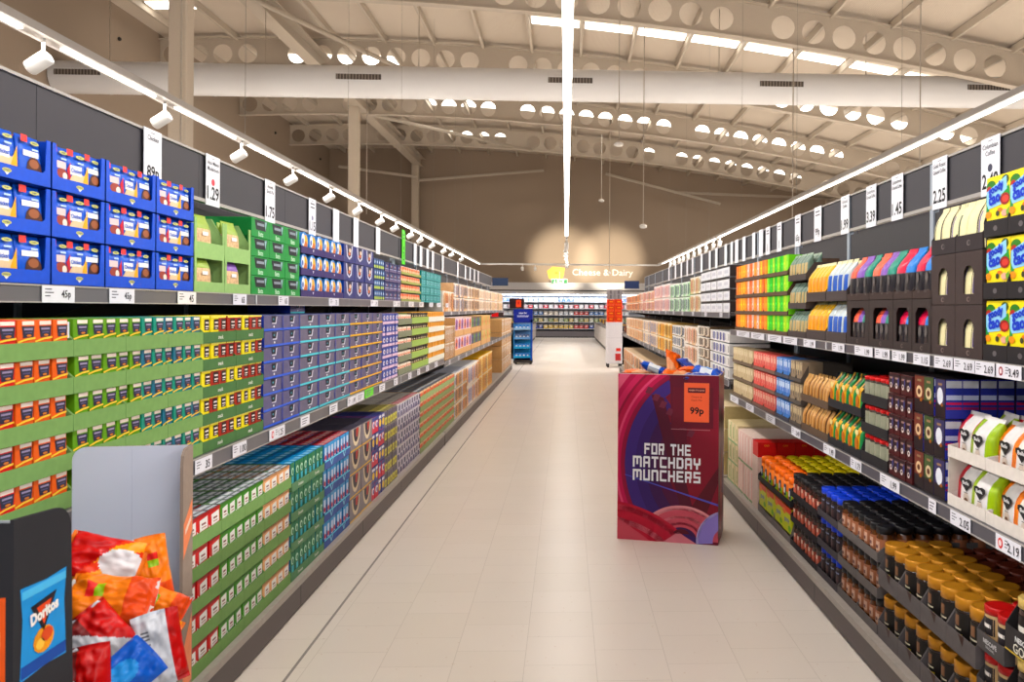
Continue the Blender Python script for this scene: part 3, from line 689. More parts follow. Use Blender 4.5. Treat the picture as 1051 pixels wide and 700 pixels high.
def bar(rgb, w): return carton('cereal_bar_box', w, .1, .0975, rgb, [('r', -.14, .46, .46, .88, (34, 24, 24)), ('r', .0, .4, .72, .78, (236, 224, 220)), ('r', .0, .4, .58, .63, (236, 224, 220)), ('r', .0, .3, .5, .53, (236, 224, 220)), ('r', -.5, .5, .93, 1, (246, 236, 120))], top=(236, 224, 80), side=rgb)
yb, bb = bar((238, 220, 20), (b-a)/n*.94), bar((160, 44, 34), (b-a)/n*.94)
seq = ['yyrryyrrr', 'yryyryyrr', 'yrryyrrry', 'yyrrryyrr', 'yyrrryrrr'][::1]
fill(-1, 1.341, z+.004, a, b, n, 5, PM, lambda i, t: (yb, 'bright yellow bar box, middle shelf') if seq[t][i] == 'y' else (bb, 'brown-red bar box, middle shelf'), '', 'box', 'yellow and brown bar boxes', rows=2, rd=.105)
trays(-1, 1.335, z, a, b, 2, 5, PM, 'dark green tray of yellow and brown bar boxes', 'dark green trays on the middle shelf', (74, 112, 66), .042, D=.34, sh=.08, txt='snack')
# grey-blue cartons with coloured lines
PC = .0725
def blucart(w, line, body=(92, 88, 122), d=.35):
    return carton('pot_carton', w, d, PC-.003, body, [('r', -.5, .5, 0, .15, line), ('p', [(-.12, .9), (.17, .93), (.12, .44), (-.09, .46)], (220, 220, 232)), ('p', [(-.13, .97), (.13, .97), (.085, .52), (-.1, .52)], (22, 24, 40)), ('e', -.02, .75, .035, .07, (72, 150, 170)), ('e', 0, .27, .035, .07, (235, 235, 240)), ('r', .44, .5, .16, 1, (48, 60, 140))], top=(52, 60, 120), side=(40, 62, 168))
a, b = yl(272), yl(309)
fill(-1, 1.337, z, a, b, 2, 7, PC, blucart((b-a)/2*.985, (58, 96, 206)), 'grey-blue carton with blue line, middle shelf', 'carton', 'grey-blue cartons with blue lines')
a, b2 = b, yl(360)
fill(-1, 1.337, z, a, b2, 3, 7, PC, blucart((b2-a)/3*.985, (96, 200, 214), (104, 98, 120)), 'grey carton with cyan line, middle shelf', 'carton', 'grey cartons with cyan lines')
lo = blucart(.26, (96, 200, 214)).place(spot(-1, 4.98, 1.6, z+7*PC), rzof(-1), 'loose grey carton lying on top of cyan-lined stack', 'carton'); lo.scale = (1, .7, .84)
a, b = b2, yl(393)
fill(-1, 1.337, z, a, b, 3, 7, PC, blucart((b-a)/3*.985, (236, 182, 60), (98, 92, 120)), 'grey carton with yellow line, middle shelf', 'carton', 'grey cartons with yellow lines')
a, b = b+.006, yl(409); n = 5
g = carton('blue_pink_box', (b-a)/n*.95, .3, .08, (52, 66, 150), [('r', -.5, .5, 0, .25, (220, 190, 214)), ('e', .05, .6, .3, .22, (226, 228, 240)), ('e', .1, .6, .14, .12, (120, 60, 90))], top=(150, 120, 160))
fill(-1, 1.337, z, a, b, n, 6, .084, g, 'blue and pink box, middle shelf', 'box', 'blue and pink boxes')
a, b = b+.006, yl(423); n = 6
g = carton('cream_pot_box', (b-a)/n*.9, .3, .078, (240, 226, 206), [('r', -.45, .45, .3, .8, (236, 150, 120)), ('e', 0, .5, .25, .16, (245, 240, 235))], top=(238, 230, 220))
fill(-1, 1.341, z+.004, a, b, n, 5, .101, g, 'cream and coral box, middle shelf', 'box', 'cream and coral boxes')
trays(-1, 1.335, z, a, b, 2, 5, .101, 'grey-green tray of cream and coral boxes', 'grey-green trays on the middle shelf', (128, 132, 108), .05, D=.33, sh=.08)
a, b = b+.006, yl(440); n = 8
g = carton('black_lid_box', (b-a)/n*.9, .3, .09, (60, 48, 40), [('r', -.4, .4, .6, .95, (34, 28, 26)), ('r', -.3, .3, .66, .76, (214, 200, 160)), ('r', -.5, .5, .5, .58, (210, 160, 60))], top=(196, 160, 90))
fill(-1, 1.341, z+.004, a, b, n, 5, .101, g, 'dark brown small box, middle shelf', 'box', 'dark boxes in lime trays')
trays(-1, 1.335, z, a, b, 2, 5, .101, 'lime green tray of dark small boxes', 'lime trays on the middle shelf', (158, 184, 100), .055, D=.33, sh=.09)
a, b = b+.006, yl(456.5)-.01; n = 8
g = carton('amber_pack', (b-a)/n*.96, .3, .094, (232, 164, 20), [('r', -.46, .46, .62, .9, (222, 150, 16))], top=(236, 180, 40))
fill(-1, 1.341, z+.004, a, b, n, 5, .101, g, 'amber yellow pack, middle shelf', 'pack', 'amber packs in white trays')
trays(-1, 1.335, z, a, b, 2, 5, .101, 'white tray of amber packs', 'white trays on the middle shelf', (232, 228, 216), .052, D=.33, sh=.09)
# far middle shelf: bags in kraft boxes
z = .915
def bagbox(nm, w, h, kraft, cols): return carton(nm, w, .3, h, kraft, [('r', -.5, .5, .32, .98, cols[0]), ('p', [(-.4, .36), (.3, .36), (.36, .8), (0, .96), (-.36, .8)], cols[1]), ('e', -.05, .58, .2, .12, cols[2]), ('r', -.5, .5, .0, .3, kraft)], top=cols[0])
KR = (226, 176, 122)
fs = [(yl(457.5), yl(467), 7, 2, .19, strips('kraft_carton', 1, .185, (220, 170, 116), [(206, 150, 96), (190, 130, 80)], (222, 180, 130)), 'kraft carton beside the amber packs'),
      (yl(467.5), yl(484), 6, 2, .235, None, 'kraft box of purple and orange bags'), (yl(484.5), yl(494), 5, 2, .235, None, 'kraft box of blue and green bags'), (yl(494.5), yl(503.5), 5, 2, .235, None, 'kraft box of pale bags')]
for k, (a, b, n, t, p, pr, lk) in enumerate(fs):
    wd = (b-a)/n*.96
    if k == 0: pr = strips('kraft_carton', wd, .185, (220, 170, 116), [(206, 150, 96), (190, 130, 80)], (222, 180, 130), .3)
    if k == 1: prs = [bagbox('bag_display_box', wd, p-.005, KR, [(240, 220, 226), c, (90, 40, 90)]) for c in ((226, 110, 60), (150, 70, 160))]
    if k == 2: prs = [bagbox('bag_display_box', wd, p-.005, KR, [(120, 90, 60), c, (40, 40, 70)]) for c in ((40, 90, 150), (90, 160, 90))]
    if k == 3: prs = [bagbox('bag_display_box', wd, p-.005, KR, [(222, 190, 120), c, (200, 110, 70)]) for c in ((200, 190, 110), (230, 160, 100))]
    if k == 0: fill(-1, 1.337, z, a, b, n, t, p, pr, lk, 'carton', 'cartons on the far middle shelf')
    else: fill(-1, 1.337, z, a, b, n, t, p, lambda i, t_, prs=prs, lk=lk: (prs[(i+t_) % 2], lk), '', 'box', 'bag boxes on the far middle shelf')

# ---- upper shelf, from the near end
X2 = 1.56; z = L2
def y2(px): return Yat(px, -X2)
edges = [y2(-1)-.99, y2(-1)-.66, y2(-1)-.33, y2(52), y2(107.5), y2(159.5), y2(198.5)]
edges = [1.5, 1.83, 2.16, y2(52), y2(107.5), y2(159.5), y2(198.5)]
PN = .1455
def noodle(v):
    b = MB(); w, h, d = .108, .138, .028
    body = (20, 86, 196)
    b = loft([(0, w*.5, .006, .004), (.004, w*.5, .002, .012), (h*.25, w*.49, -.004, d), (h*.6, w*.49, -.004, d), (h*.93, w*.49, .004, .012), (h*.95, w*.5, .008, .003), (h, w*.5, .008, .003)], lambda k, i: M(body, .3))
    y = -.0065
    if v == 0: pa = [('p', [(-.5, .02), (.45, .02), (.5, .62), (.3, .45), (-.1, .52), (-.38, .3)], (236, 200, 150)), ('p', [(.12, .1), (.5, .1), (.5, .72)], (240, 172, 60)), ('r', -.34, .2, .42, .64, (240, 238, 235)), ('e', -.05, .3, .3, .13, (222, 196, 160)), ('e', .1, .12, .28, .08, (206, 90, 50))]
    elif v == 1: pa = [('e', .1, .3, .34, .27, (70, 38, 28)), ('e', .1, .42, .22, .1, (150, 90, 60)), ('r', -.38, .3, .56, .68, (238, 238, 236)), ('e', -.32, .12, .14, .12, (235, 200, 170))]
    else: pa = [('e', .05, .26, .38, .25, (150, 66, 56)), ('r', -.34, .26, .5, .66, (226, 200, 200)), ('e', .2, .34, .12, .09, (238, 225, 215)), ('p', [(.3, .5), (.5, .7), (.5, .2)], (196, 40, 60))]
    art_on(b, w, h, pa+[('r', -.48, -.2, .84, .99, (232, 74, 72)), ('e', .12, .86, .2, .04, (206, 206, 120)), ('t', 'newgate', .12, .86, .04, (20, 50, 110), .3), ('r', .0, .28, .7, .74, (190, 215, 245))]+([('t', 'Chicken', -.06, .53, .1, (20, 86, 196), .5)] if v == 0 else []), y)
    return Proto('noodle_packet', b)
nv = [noodle(0), noodle(1), noodle(2)]; nk = ['blue noodle packet with pasta picture', 'blue noodle packet with dark bowl picture', 'blue noodle packet with red-brown picture']
def bluetray(W):
    b = MB(); m = M((12, 80, 200), .45); D = .36; th = .003; sh = PN-.003
    b.box(-W/2, W/2, 0, D, 0, th, m)
    for x in (-W/2, W/2-th): b.prism([(0, th), (D, th), (D, sh), (0, sh)], x, x+th, m)
    b.box(-W/2+th, W/2-th, D-th, D, th, sh, m)
    pts = [(-W/2, 0), (W/2, 0), (W/2, sh), (W/2-.022, sh), (W/2-.028, .05), (W/2-.04, .042), (-W/2+.04, .042), (-W/2+.028, .05), (-W/2+.022, sh), (-W/2, sh)]
    for q in ([pts[0], pts[1], pts[4], pts[5], pts[6], pts[7]], [pts[1], pts[2], pts[3], pts[4]], [pts[0], pts[7], pts[8], pts[9]]): b.prismxz(q, 0, th, m)
    b.decal('f', 0, ell(0, .025, .02, .006, 12), M((206, 206, 120))); b.decal('f', 0, [(-.01, .019), (.01, .019), (0, .011)], M((240, 236, 230)), 1.5)
    b.text('newgate', 0, .0245, .007, M((24, 50, 120)), maxw=.042, lvl=2)
    return Proto('blue_display_tray', b)
for c in range(6):
    a, b = edges[c], edges[c+1]; W = b-a-.002; pt = bluetray(W); nn = 3
    for t in range(3):
        pt.place(spot(-1, (a+b)/2, X2, z+t*PN), rzof(-1), 'bright blue noodle tray, '+where(c, 6, t, 3), 'tray', 'blue noodle trays')
        for k in range(nn):
            v = (2, 0, 1)[k]; px_ = a+W*(.2+.3*k) if True else 0
            for r in range(2 if t == 2 else 1):
                nv[v].place(spot(-1, px_, X2+.012+r*.035, z+t*PN+.004), rzof(-1)+random.uniform(-.05, .05), nk[v].replace(' picture', '')+', tray '+where(c, 6, t, 3, r, 1), 'packet', 'noodle packets in the blue trays', tilt=-.03)
# light green window boxes with bags
a, b = y2(199), y2(257); W = (b-a)/2-.003; PB = .17
m = M((150, 186, 120), .6)
def winbox(W, back):
    b = MB(); D = .34; th = .004; sh = PB-.003
    b.box(-W/2, W/2, 0, D, 0, th, m); b.box(-W/2+th, W/2-th, 0, th, th, .045, m)
    for x in (-W/2, W/2-th): b.prism([(0, th), (D, th), (D, sh), (0, sh) if not back else (.06, sh), (0, .06 if back else .06)], x, x+th, m)
    for x in (-W/2, W/2-.022): b.box(x, x+.022, 0, th, .045, sh-.02, m)
    if not back: b.box(-W/2, W/2, 0, th, sh-.022, sh, m); b.box(-W/2, W/2, 0, D, sh, sh+.003, m)
    b.box(-W/2+th, W/2-th, .2, .204, th, sh, M((196, 210, 226) if back else (120, 96, 78), .6))
    return Proto('window_display_box', b)
wbx = [winbox(W, False), winbox(W, True)]
def snackbag(top, nm='dried_snack_bag', w=.14, h=.16):
    def mf(k, i): return M(top, .35) if k >= 5 else M((214, 180, 140), .4, var=.3, scale=90)
    def ex(b): b.decal('f', -.004, rc(-.024, .024, .07, .086), M((240, 238, 240)), 6)
    return pouch(nm, w, .05, h, mf, .5, ex)
sg = [snackbag((150, 176, 80)), snackbag((126, 84, 168))]
for c in range(2):
    for t in range(2):
        yy = a+(b-a)*(c+.5)/2
        wbx[t].place(spot(-1, yy, X2, z+t*PB), rzof(-1), 'light green window box, '+where(c, 2, t, 2), 'box', 'light green window boxes')
        for k in range(2):
            v = 1 if (c == 1 and t == 0 and k == 0) else 0
            sg[v].place(spot(-1, yy-.01+(k-.5)*.07, X2+.008+.05*k, z+t*PB+.005), rzof(-1)+.1*(k-.5), ('purple-topped' if v else 'olive-topped')+' snack bag %s inside light green window box, ' % ('first' if k == 0 else 'second')+where(c, 2, t, 2), 'bag', 'snack bags in window boxes')
g = MB(); g.cbox(-.28, .28, 0, .02, 0, .4, M((18, 110, 62), .5)); tag(add('green_card_backing', g, None, (-X2-.36, y2(236), z), (0, 0, PI/2)), 'dark green upright card behind the light green window boxes', 'card')
# dark green cartons, four tiers
a, b = y2(257.5), y2(308); w = (b-a)/3*.985; PG = .0965
g = carton('green_display_carton', w, .34, PG-.002, (22, 140, 66), [('p', [(-.34, .94), (.38, .94), (.28, .4), (-.26, .4)], (20, 26, 34)), ('r', -.2, .2, .64, .78, (140, 150, 160)), ('p', [(.22, .9), (.34, .92), (.26, .42)], (150, 190, 190)), ('t', 'Batts', 0, .2, .26, (200, 236, 206), .6)], top=(20, 120, 60), side=(18, 124, 60))
fill(-1, X2, z, a, b, 3, 4, PG, g, 'dark green carton with black window, upper shelf', 'carton', 'dark green cartons')
# purple-blue cartons of oval packs
a, b = y2(309), y2(352.5); PL = .13
def ovalpack():
    b = MB(); w, h = .142, .124
    pts = [(w*.5*math.cos(2*PI*i/20), h*.5+h*.5*math.sin(2*PI*i/20)) for i in range(20)]
    b.prismxz(pts, 0, .05, M((60, 130, 206), .4))
    art_on(b, w, h, [('e', .12, .52, .3, .36, (236, 180, 60)), ('e', .16, .34, .22, .24, (196, 110, 60)), ('e', -.18, .62, .2, .3, (226, 232, 240)), ('e', -.22, .55, .1, .14, (50, 90, 170))])
    return Proto('oval_snack_pack', b)
og = ovalpack()
trays(-1, X2, z, a, b, 2, 3, PL, 'dark purple tray of oval packs', 'dark purple trays', (58, 46, 100), .04, D=.34, sh=.1, decals=lambda B, W, fh: B.decal('f', 0, [(-.012, .03), (.012, .03), (0, .014)], M((226, 226, 240))))
fill(-1, X2+.006, z+.004, a+.01, b-.01, 6, 3, PL, og, 'oval blue and orange pack in purple tray', 'pack', 'oval packs in purple trays')
# tall blue cartons
a, b = y2(353), y2(383.5); w = (b-a)/3*.98
g = carton('blue_arch_carton', w, .36, PL-.003, (46, 52, 112), [('p', [(-.3, .96), (.3, .96), (.22, .34), (0, .16), (-.22, .34)], (206, 208, 226)), ('p', [(-.22, .98), (.22, .98), (.14, .4), (0, .26), (-.14, .4)], (34, 30, 62)), ('e', 0, .5, .1, .1, (206, 110, 70)), ('e', .05, .7, .1, .12, (226, 200, 170))], top=(30, 70, 160), side=(26, 70, 170))
fill(-1, X2, z, a, b, 3, 3, PL, g, 'tall dark blue carton, upper shelf', 'carton', 'tall dark blue cartons')
a, b = y2(384), y2(394.5); n = 5
g = carton('green_blue_box', (b-a)/n*.94, .3, .084, (36, 60, 104), [('r', -.42, .42, .08, .34, (168, 190, 90)), ('r', -.3, .3, .45, .85, (60, 120, 180)), ('e', 0, .65, .16, .12, (225, 232, 235))], top=(30, 46, 100))
fill(-1, X2, z, a, b, n, 4, .0865, g, 'blue box with lime base, upper shelf', 'box', 'blue boxes with lime bases')
a, b = y2(395), y2(411.5); n = 4
g = carton('navy_multipack', (b-a)/n*.96, .34, .08, (44, 48, 110), [('r', -.5, .5, 0, .22, (96, 84, 120)), ('p', [(-.35, .92), (.35, .92), (.28, .4), (-.28, .4)], (26, 24, 60)), ('e', -.1, .66, .08, .14, (150, 190, 230)), ('e', .12, .62, .07, .12, (210, 120, 110)), ('r', -.4, .4, .28, .34, (200, 204, 226))], top=(30, 44, 120))
fill(-1, X2, z, a, b, n, 4, .084, g, 'navy multipack, upper shelf', 'multipack', 'navy multipacks')
a, b = y2(412), y2(432); n = 9
def tin(body, lab, r=.033, h=.074, nm='drinks_tin'):
    t = MB(); t.lathe([(r*.9, 0), (r, .004), (r, h-.006), (r*.88, h)], 10, M(body, .3), mats=[M((190, 186, 180), .3, .8), M(body, .35), M((196, 192, 186), .3, .8)])
    t.lathe([(r+.0006, h*.25), (r+.0006, h*.6)], 10, M(lab, .4), cap=False)
    return Proto(nm, t)
g = tin((240, 120, 84), (246, 190, 150), min(.04, (b-a)/n*.46))
fill(-1, X2+.045, z+.004, a, b, n, 4, .0865, g, 'orange tin, upper shelf', 'tin', 'orange tins in olive trays')
trays(-1, X2, z, a, b, 3, 4, .0865, 'olive green tray of orange tins', 'olive trays', (152, 158, 92), .024, D=.33, sh=.05)
a, b = y2(432.5), y2(452.5); n = 5
g = carton('teal_can_carton', (b-a)/n*.96, .34, .084, (24, 128, 128), [('e', -.2, .55, .14, .3, (120, 196, 196)), ('e', .2, .55, .14, .3, (120, 196, 196)), ('e', -.2, .55, .07, .16, (60, 90, 120)), ('e', .2, .55, .07, .16, (60, 90, 120)), ('r', -.5, .5, 0, .14, (70, 160, 160))], top=(16, 150, 176))
fill(-1, X2, z, a, b, n, 4, .0865, g, 'teal can carton, upper shelf', 'carton', 'teal can cartons')
a, b = y2(453), y2(459)+.3; b = min(b, 8.95+2.0); b = y2(465); 
n = 14; z2 = 1.455
striped(-1, 1.54, z2, max(a, 9.1), b, n, 1, .27, (236, 190, 138), [(214, 120, 70), (244, 222, 190)], (232, 190, 140), 'tall orange-striped kraft carton', 'carton', 'kraft cartons on the far upper shelf', 'kraft_carton', .3)
cols = [[(206, 206, 220), (120, 120, 150), (226, 226, 232)], [(224, 196, 170), (150, 110, 90), (206, 196, 200)], [(236, 200, 156), (226, 196, 180), (200, 120, 90)], [(232, 160, 110), (240, 210, 170), (190, 110, 80)]]
nms = ['grey', 'brown-grey', 'pale pink', 'orange']
for k, (pa, pb) in enumerate(((465.5, 480), (480, 492), (492, 505), (505, 517.5))):
    a, b = Yat(pa, -1.54), min(Yat(pb, -1.54), 20.1); n = 12
    striped(-1, 1.54, z2, a, b, n, 2, .2, (236, 196, 152), [cols[k][1], cols[k][0]], (226, 196, 170), nms[k]+' striped box, far upper shelf', 'box', 'striped boxes on the far upper shelf', 'snack_display_box', .3)
# ================================================================== RIGHT SIDE PRODUCTS
XR = 1.345; XB = 1.31
SIDES = (0, 6, 7, 8, 9, 12, 13, 14)
def frame_carton(nm, W, D, Hh, wx, wz0, wz1, rgb, txt=None, rounded=True):
    """carton with a real window in its front"""
    b = MB(); m = M(rgb, .6); th = .003
    b.box(-W/2, W/2, 0, D, 0, th, m); b.box(-W/2, W/2, 0, D, Hh-th, Hh, m)
    for x in (-W/2, W/2-th): b.box(x, x+th, 0, D, th, Hh-th, m)
    b.box(-W/2+th, W/2-th, D-th, D, th, Hh-th, m)
    b.box(-W/2+th, W/2-th, 0, th, th, wz0, m); b.box(-W/2+th, W/2-th, 0, th, wz1, Hh-th, m)
    for s in (-1, 1):
        xa, xb = sorted((s*wx, s*(W/2-th))); b.box(xa, xb, 0, th, wz0, wz1, m)
        if rounded: b.prismxz([(s*wx, wz1), (s*wx, wz1-.02), (s*(wx-.02), wz1)], 0, th, m)
    if txt: b.decal('f', 0, ell(0, wz0*.5, .012, .009, 10), M(txt)); b.decal('f', 0, ell(.004, wz0*.5, .008, .006, 8), m, 2)
    return Proto(nm, b)
# ---- yellow cocoa drink boxes
a, b = 2.17, yr(1009); n = 3; w = (b-a)/n
def goody():
    B = MB(); W, h = w*.97, .187; B.cbox(-W/2, W/2, 0, .07, 0, h, M((246, 226, 20), .35), .0015, top=M((248, 232, 60), .35))
    art_on(B, W, h, [('e', -.3, .85, .2, .09, (52, 120, 40)), ('e', .3, .9, .16, .08, (70, 90, 30)), ('e', -.38, .78, .12, .07, (170, 50, 40)), ('p', [(-.5, .3), (-.36, .34), (-.4, .7), (-.5, .72)], (40, 140, 70)), ('p', [(.14, .7), (.46, .8), (.5, .6), (.3, .58)], (50, 150, 60)),
        ('p', [(-.48, .76), (.36, .96), (.38, .74), (.14, .66), (.14, .5), (-.4, .46), (-.48, .56)], (150, 205, 240)),
        ('e', .3, .58, .2, .1, (150, 30, 34)), ('e', .32, .58, .14, .06, (206, 70, 60)), ('e', -.4, .36, .12, .06, (240, 150, 40)), ('e', .0, .36, .07, .05, (60, 60, 40)), ('e', .3, .35, .14, .06, (226, 170, 150)), ('e', .1, .42, .1, .03, (222, 130, 40)),
        ('p', [(.36, .38), (.5, .44), (.5, .32), (.38, .31)], (120, 170, 60))])
    B.text('goody', -.06*W, .78*h, .19*h, M((28, 60, 190)), y=0, lvl=7, maxw=.76*W, bold=.05, ang=.2); B.text('cao', -.12*W, .6*h, .15*h, M((28, 60, 190)), y=0, lvl=7, maxw=.5*W, bold=.05, ang=.15)
    return Proto('cocoa_drink_box', B)
fill(1, XR+.006, R2+.004, a, b, n, 3, .197, goody(), 'bright yellow cocoa drink box', 'box', 'yellow cocoa drink boxes', rows=1)
fill(1, XR+.085, R2+.004, a, b, n, 3, .197, carton('cocoa_drink_box', w*.95, .07, .185, (246, 226, 20)), 'yellow cocoa drink box behind the front one', 'box', 'yellow cocoa drink boxes')
trays(1, XR, R2, a, b, n, 3, .197, 'black tray under yellow cocoa box', 'black trays on the upper coffee shelf', (34, 30, 32), .052, D=.34, sh=.19, decals=lambda B, W, fh: B.decal('f', 0, ell(0, .025, .012, .009), M((96, 90, 92))))
# ---- cream coffee bags in dark brown cartons
a, b = b+.004, yr(955.5); w = (b-a)/2
def creambag(side, lab):
    def mf(k, i): return M(lab, .35) if (i in (2,) and 2 <= k <= 5) else (M((70, 62, 60), .35) if i in (0, 6) else M((232, 222, 176), .35))
    return pouch('coffee_bag', .066, .06, .168, mf, .5)
cb = [creambag(0, (66, 84, 60)), creambag(0, (70, 56, 140)), creambag(0, (232, 222, 176))]
cl = ['cream green-labelled coffee bag', 'cream purple-labelled coffee bag', 'plain cream coffee bag']
DB = (62, 50, 48); PCB = .18
fc = frame_carton('coffee_carton', w-.003, .34, PCB-.002, .035, .035, .13, DB, (120, 104, 98))
op = tray_proto(w-.003, .34, .055, .12, (46, 38, 40), decals=lambda B, W, fh: (B.decal('f', 0, ell(0, .027, .013, .01), M((110, 100, 98))), B.decal('f', 0, ell(.004, .027, .009, .007), M((46, 38, 40)), 2)))
for c in range(2):
    yy = a+w*(c+.5)
    for t in range(2):
        fc.place(spot(1, yy, XR, R2+t*PCB), rzof(1), 'dark brown windowed coffee carton, '+where(c, 2, t, 3), 'carton', 'windowed brown coffee cartons')
        for k in range(2): cb[(k+c) % 3 if k else 1].place(spot(1, yy-.03+.064*k, XR+.012, R2+t*PCB+.004), rzof(1), cl[(k+c) % 3 if k else 1]+' %s in window carton, ' % ('near' if k == 0 else 'far')+where(c, 2, t, 3), 'bag', 'cream coffee bags')
    op.place(spot(1, yy, XR, R2+2*PCB), rzof(1), 'black open tray of cream coffee bags, '+where(c, 2), 'tray', 'black trays on the upper coffee shelf')
    for k in range(3):
        for r in range(3): cb[(k+r+1) % 3].place(spot(1, yy-.068+.068*k, XR+.01+r*.07, R2+2*PCB+.004), rzof(1)+random.uniform(-.1, .1), cl[(k+r+1) % 3]+' in open tray, '+where(c*3+k, 6, 1, 2, r, 3).replace('top tier, ', ''), 'bag', 'cream coffee bags')
# ---- black coffee bags with coloured slanted tops
def colbag(cols, w=.078, body=(38, 34, 38)):
    def mf(k, i):
        if k >= 4: return M(cols[0] if k < 7 else cols[-1], .3) if i < 7 else M(cols[0], .3)
        return M(body, .3)
    def ex(B): B.decal('f', -.004, ell(0, .075, .014, .02, 12), M((96, 90, 88)), 8); B.decal('f', -.004, rc(-.022, .022, .018, .03), M((70, 60, 58)), 8)
    return pouch('coffee_bag', w, .075, .2, mf, .75, ex)
edg = [yr(956.5), yr(936), yr(916.6), yr(892), yr(869)]
bags = {k: colbag(v) for k, v in (('orange', [(240, 106, 84)]), ('purple', [(134, 90, 176)]), ('green', [(26, 138, 118)]), ('red', [(206, 44, 74)]), ('blue', [(36, 124, 206)]))}
for c in range(4):
    a, b = edg[c], edg[c+1]; W = b-a; ks = ['blue', 'red'] if c < 2 else ['green', 'purple', 'orange']
    ks2 = ks[::1]
    frame_carton('coffee_carton', W-.004, .34, .203, W*.32, .034, .17, (52, 42, 40), (100, 88, 82)).place(spot(1, (a+b)/2, XR, R2), rzof(1), 'dark windowed carton of colour-topped coffee bags, '+where(c, 4), 'carton', 'windowed cartons of colour-topped bags')
    tray_proto(W-.004, .34, .03, .1, (58, 44, 40)).place(spot(1, (a+b)/2, XR, R2+.205), rzof(1), 'dark brown low tray of colour-topped coffee bags, '+where(c, 4), 'tray', 'brown trays of colour-topped bags')
    for t in range(2):
        m_ = len(ks); ww = W*.6 if t == 0 else W*.92
        for k in range(m_):
            for r in range(2 if t else 1):
                bags[ks[k]].place(spot(1, (a+b)/2-ww/2+ww*(k+.5)/m_, XR+(.012 if t == 0 else .008)+r*.085, R2+.205*t+.004), rzof(1)+random.uniform(-.06, .06), ks[k]+'-topped black coffee bag, %s, ' % ('in lower window carton' if t == 0 else 'in upper low tray')+where(c*3+k, 12, 1, 2, r, 2).replace('top tier, ', ''), 'bag', 'colour-topped black coffee bags')
# ---- blue and yellow ground coffee packs, grey packs
def stripbag(nm, body, band, w, h, cream=(230, 222, 180), d=.06, lean=.9):
    def mf(k, i):
        if i == 1: return M(cream, .35)
        if 1 <= k <= 4 and i in (2, 3, 4, 5): return M(band, .35)
        return M(body, .35) if k < 8 else M(cream, .35)
    return pouch(nm, w, d, h, mf, lean)
def packs(pa, pb, n, tiers, pitch, h, body, band, look, cols=(70, 60, 58), fh=.05, X=XR, z=R2, rows=2, cream=(230, 222, 180), nm='ground_coffee_pack', d=.06, lean=.9):
    a, b = yr(pa), yr(pb); w = (b-a)/n*.94
    pr = stripbag(nm, body, band, w, h, cream, d, lean)
    fill(1, X+.006, z+.004, a+.003, b-.003, n, tiers, pitch, pr, look, 'pack', look.split(',')[0]+'s', rows=rows, rd=d+.01)
    trays(1, X, z, a, b, max(1, n//3), tiers, pitch, 'dark tray of '+look.split(',')[0]+'s', 'trays of '+look.split(',')[0]+'s', cols, fh, D=.3, sh=pitch*.6)
packs(868.5, 847.5, 4, 2, .205, .2, (196, 206, 210), (14, 84, 176), 'blue and white ground coffee pack')
packs(847, 827.5, 5, 2, .205, .2, (236, 182, 30), (226, 150, 8), 'golden yellow ground coffee pack')
packs(827, 808.8, 6, 3, .165, .15, (104, 128, 116), (186, 160, 110), 'small grey-green coffee pack', fh=.035, rows=2, d=.04, cream=(150, 170, 150))
# ---- orange and lime drink boxes
a, m1, b = yr(808), yr(786), yr(754.5)
def tea(rgb, w, c2): return carton('fruit_drink_box', w, .1, .118, rgb, [('r', -.5, -.1, .1, 1, c2), ('e', .1, .5, .3, .16, tuple(min(255, c+40) for c in rgb)), ('e', .1, .46, .16, .09, c2)], top=rgb)
w = (m1-a)/8*.96
lm = [tea((126, 220, 30), w, (170, 226, 40)), tea((60, 206, 60), w, (40, 180, 50)), tea((186, 222, 50), w, (110, 200, 40))]
w = (b-m1)/13*.96
og_ = [tea((248, 140, 30), w, (250, 160, 40)), tea((240, 196, 40), w, (250, 140, 40)), tea((230, 200, 190), w, (236, 150, 100)), tea((246, 110, 50), w, (250, 130, 40))]
so = [0, 3, 1, 2, 0, 2, 3, 2, 0, 1, 1, 0, 3]
fill(1, XR+.006, R2+.004, a, m1, 8, 4, .125, lambda i, t: (lm[(0, 2, 1, 0, 1, 2, 1, 0)[i]], ['lime green', 'bright green', 'yellow-green'][(0, 2, 1, 0, 1, 2, 1, 0)[i]]+' drink box, upper shelf'), '', 'box', 'green drink boxes', rows=2, rd=.104)
fill(1, XR+.006, R2+.004, m1, b, 13, 4, .125, lambda i, t: (og_[so[i]], ['orange', 'yellow', 'pale pink', 'red-orange'][so[i]]+' drink box, upper shelf'), '', 'box', 'orange drink boxes', rows=2, rd=.104)
trays(1, XR, R2, a, b, 5, 4, .125, 'brown low tray of orange and lime drink boxes', 'brown low trays', (92, 70, 56), .024, D=.32, sh=.1)
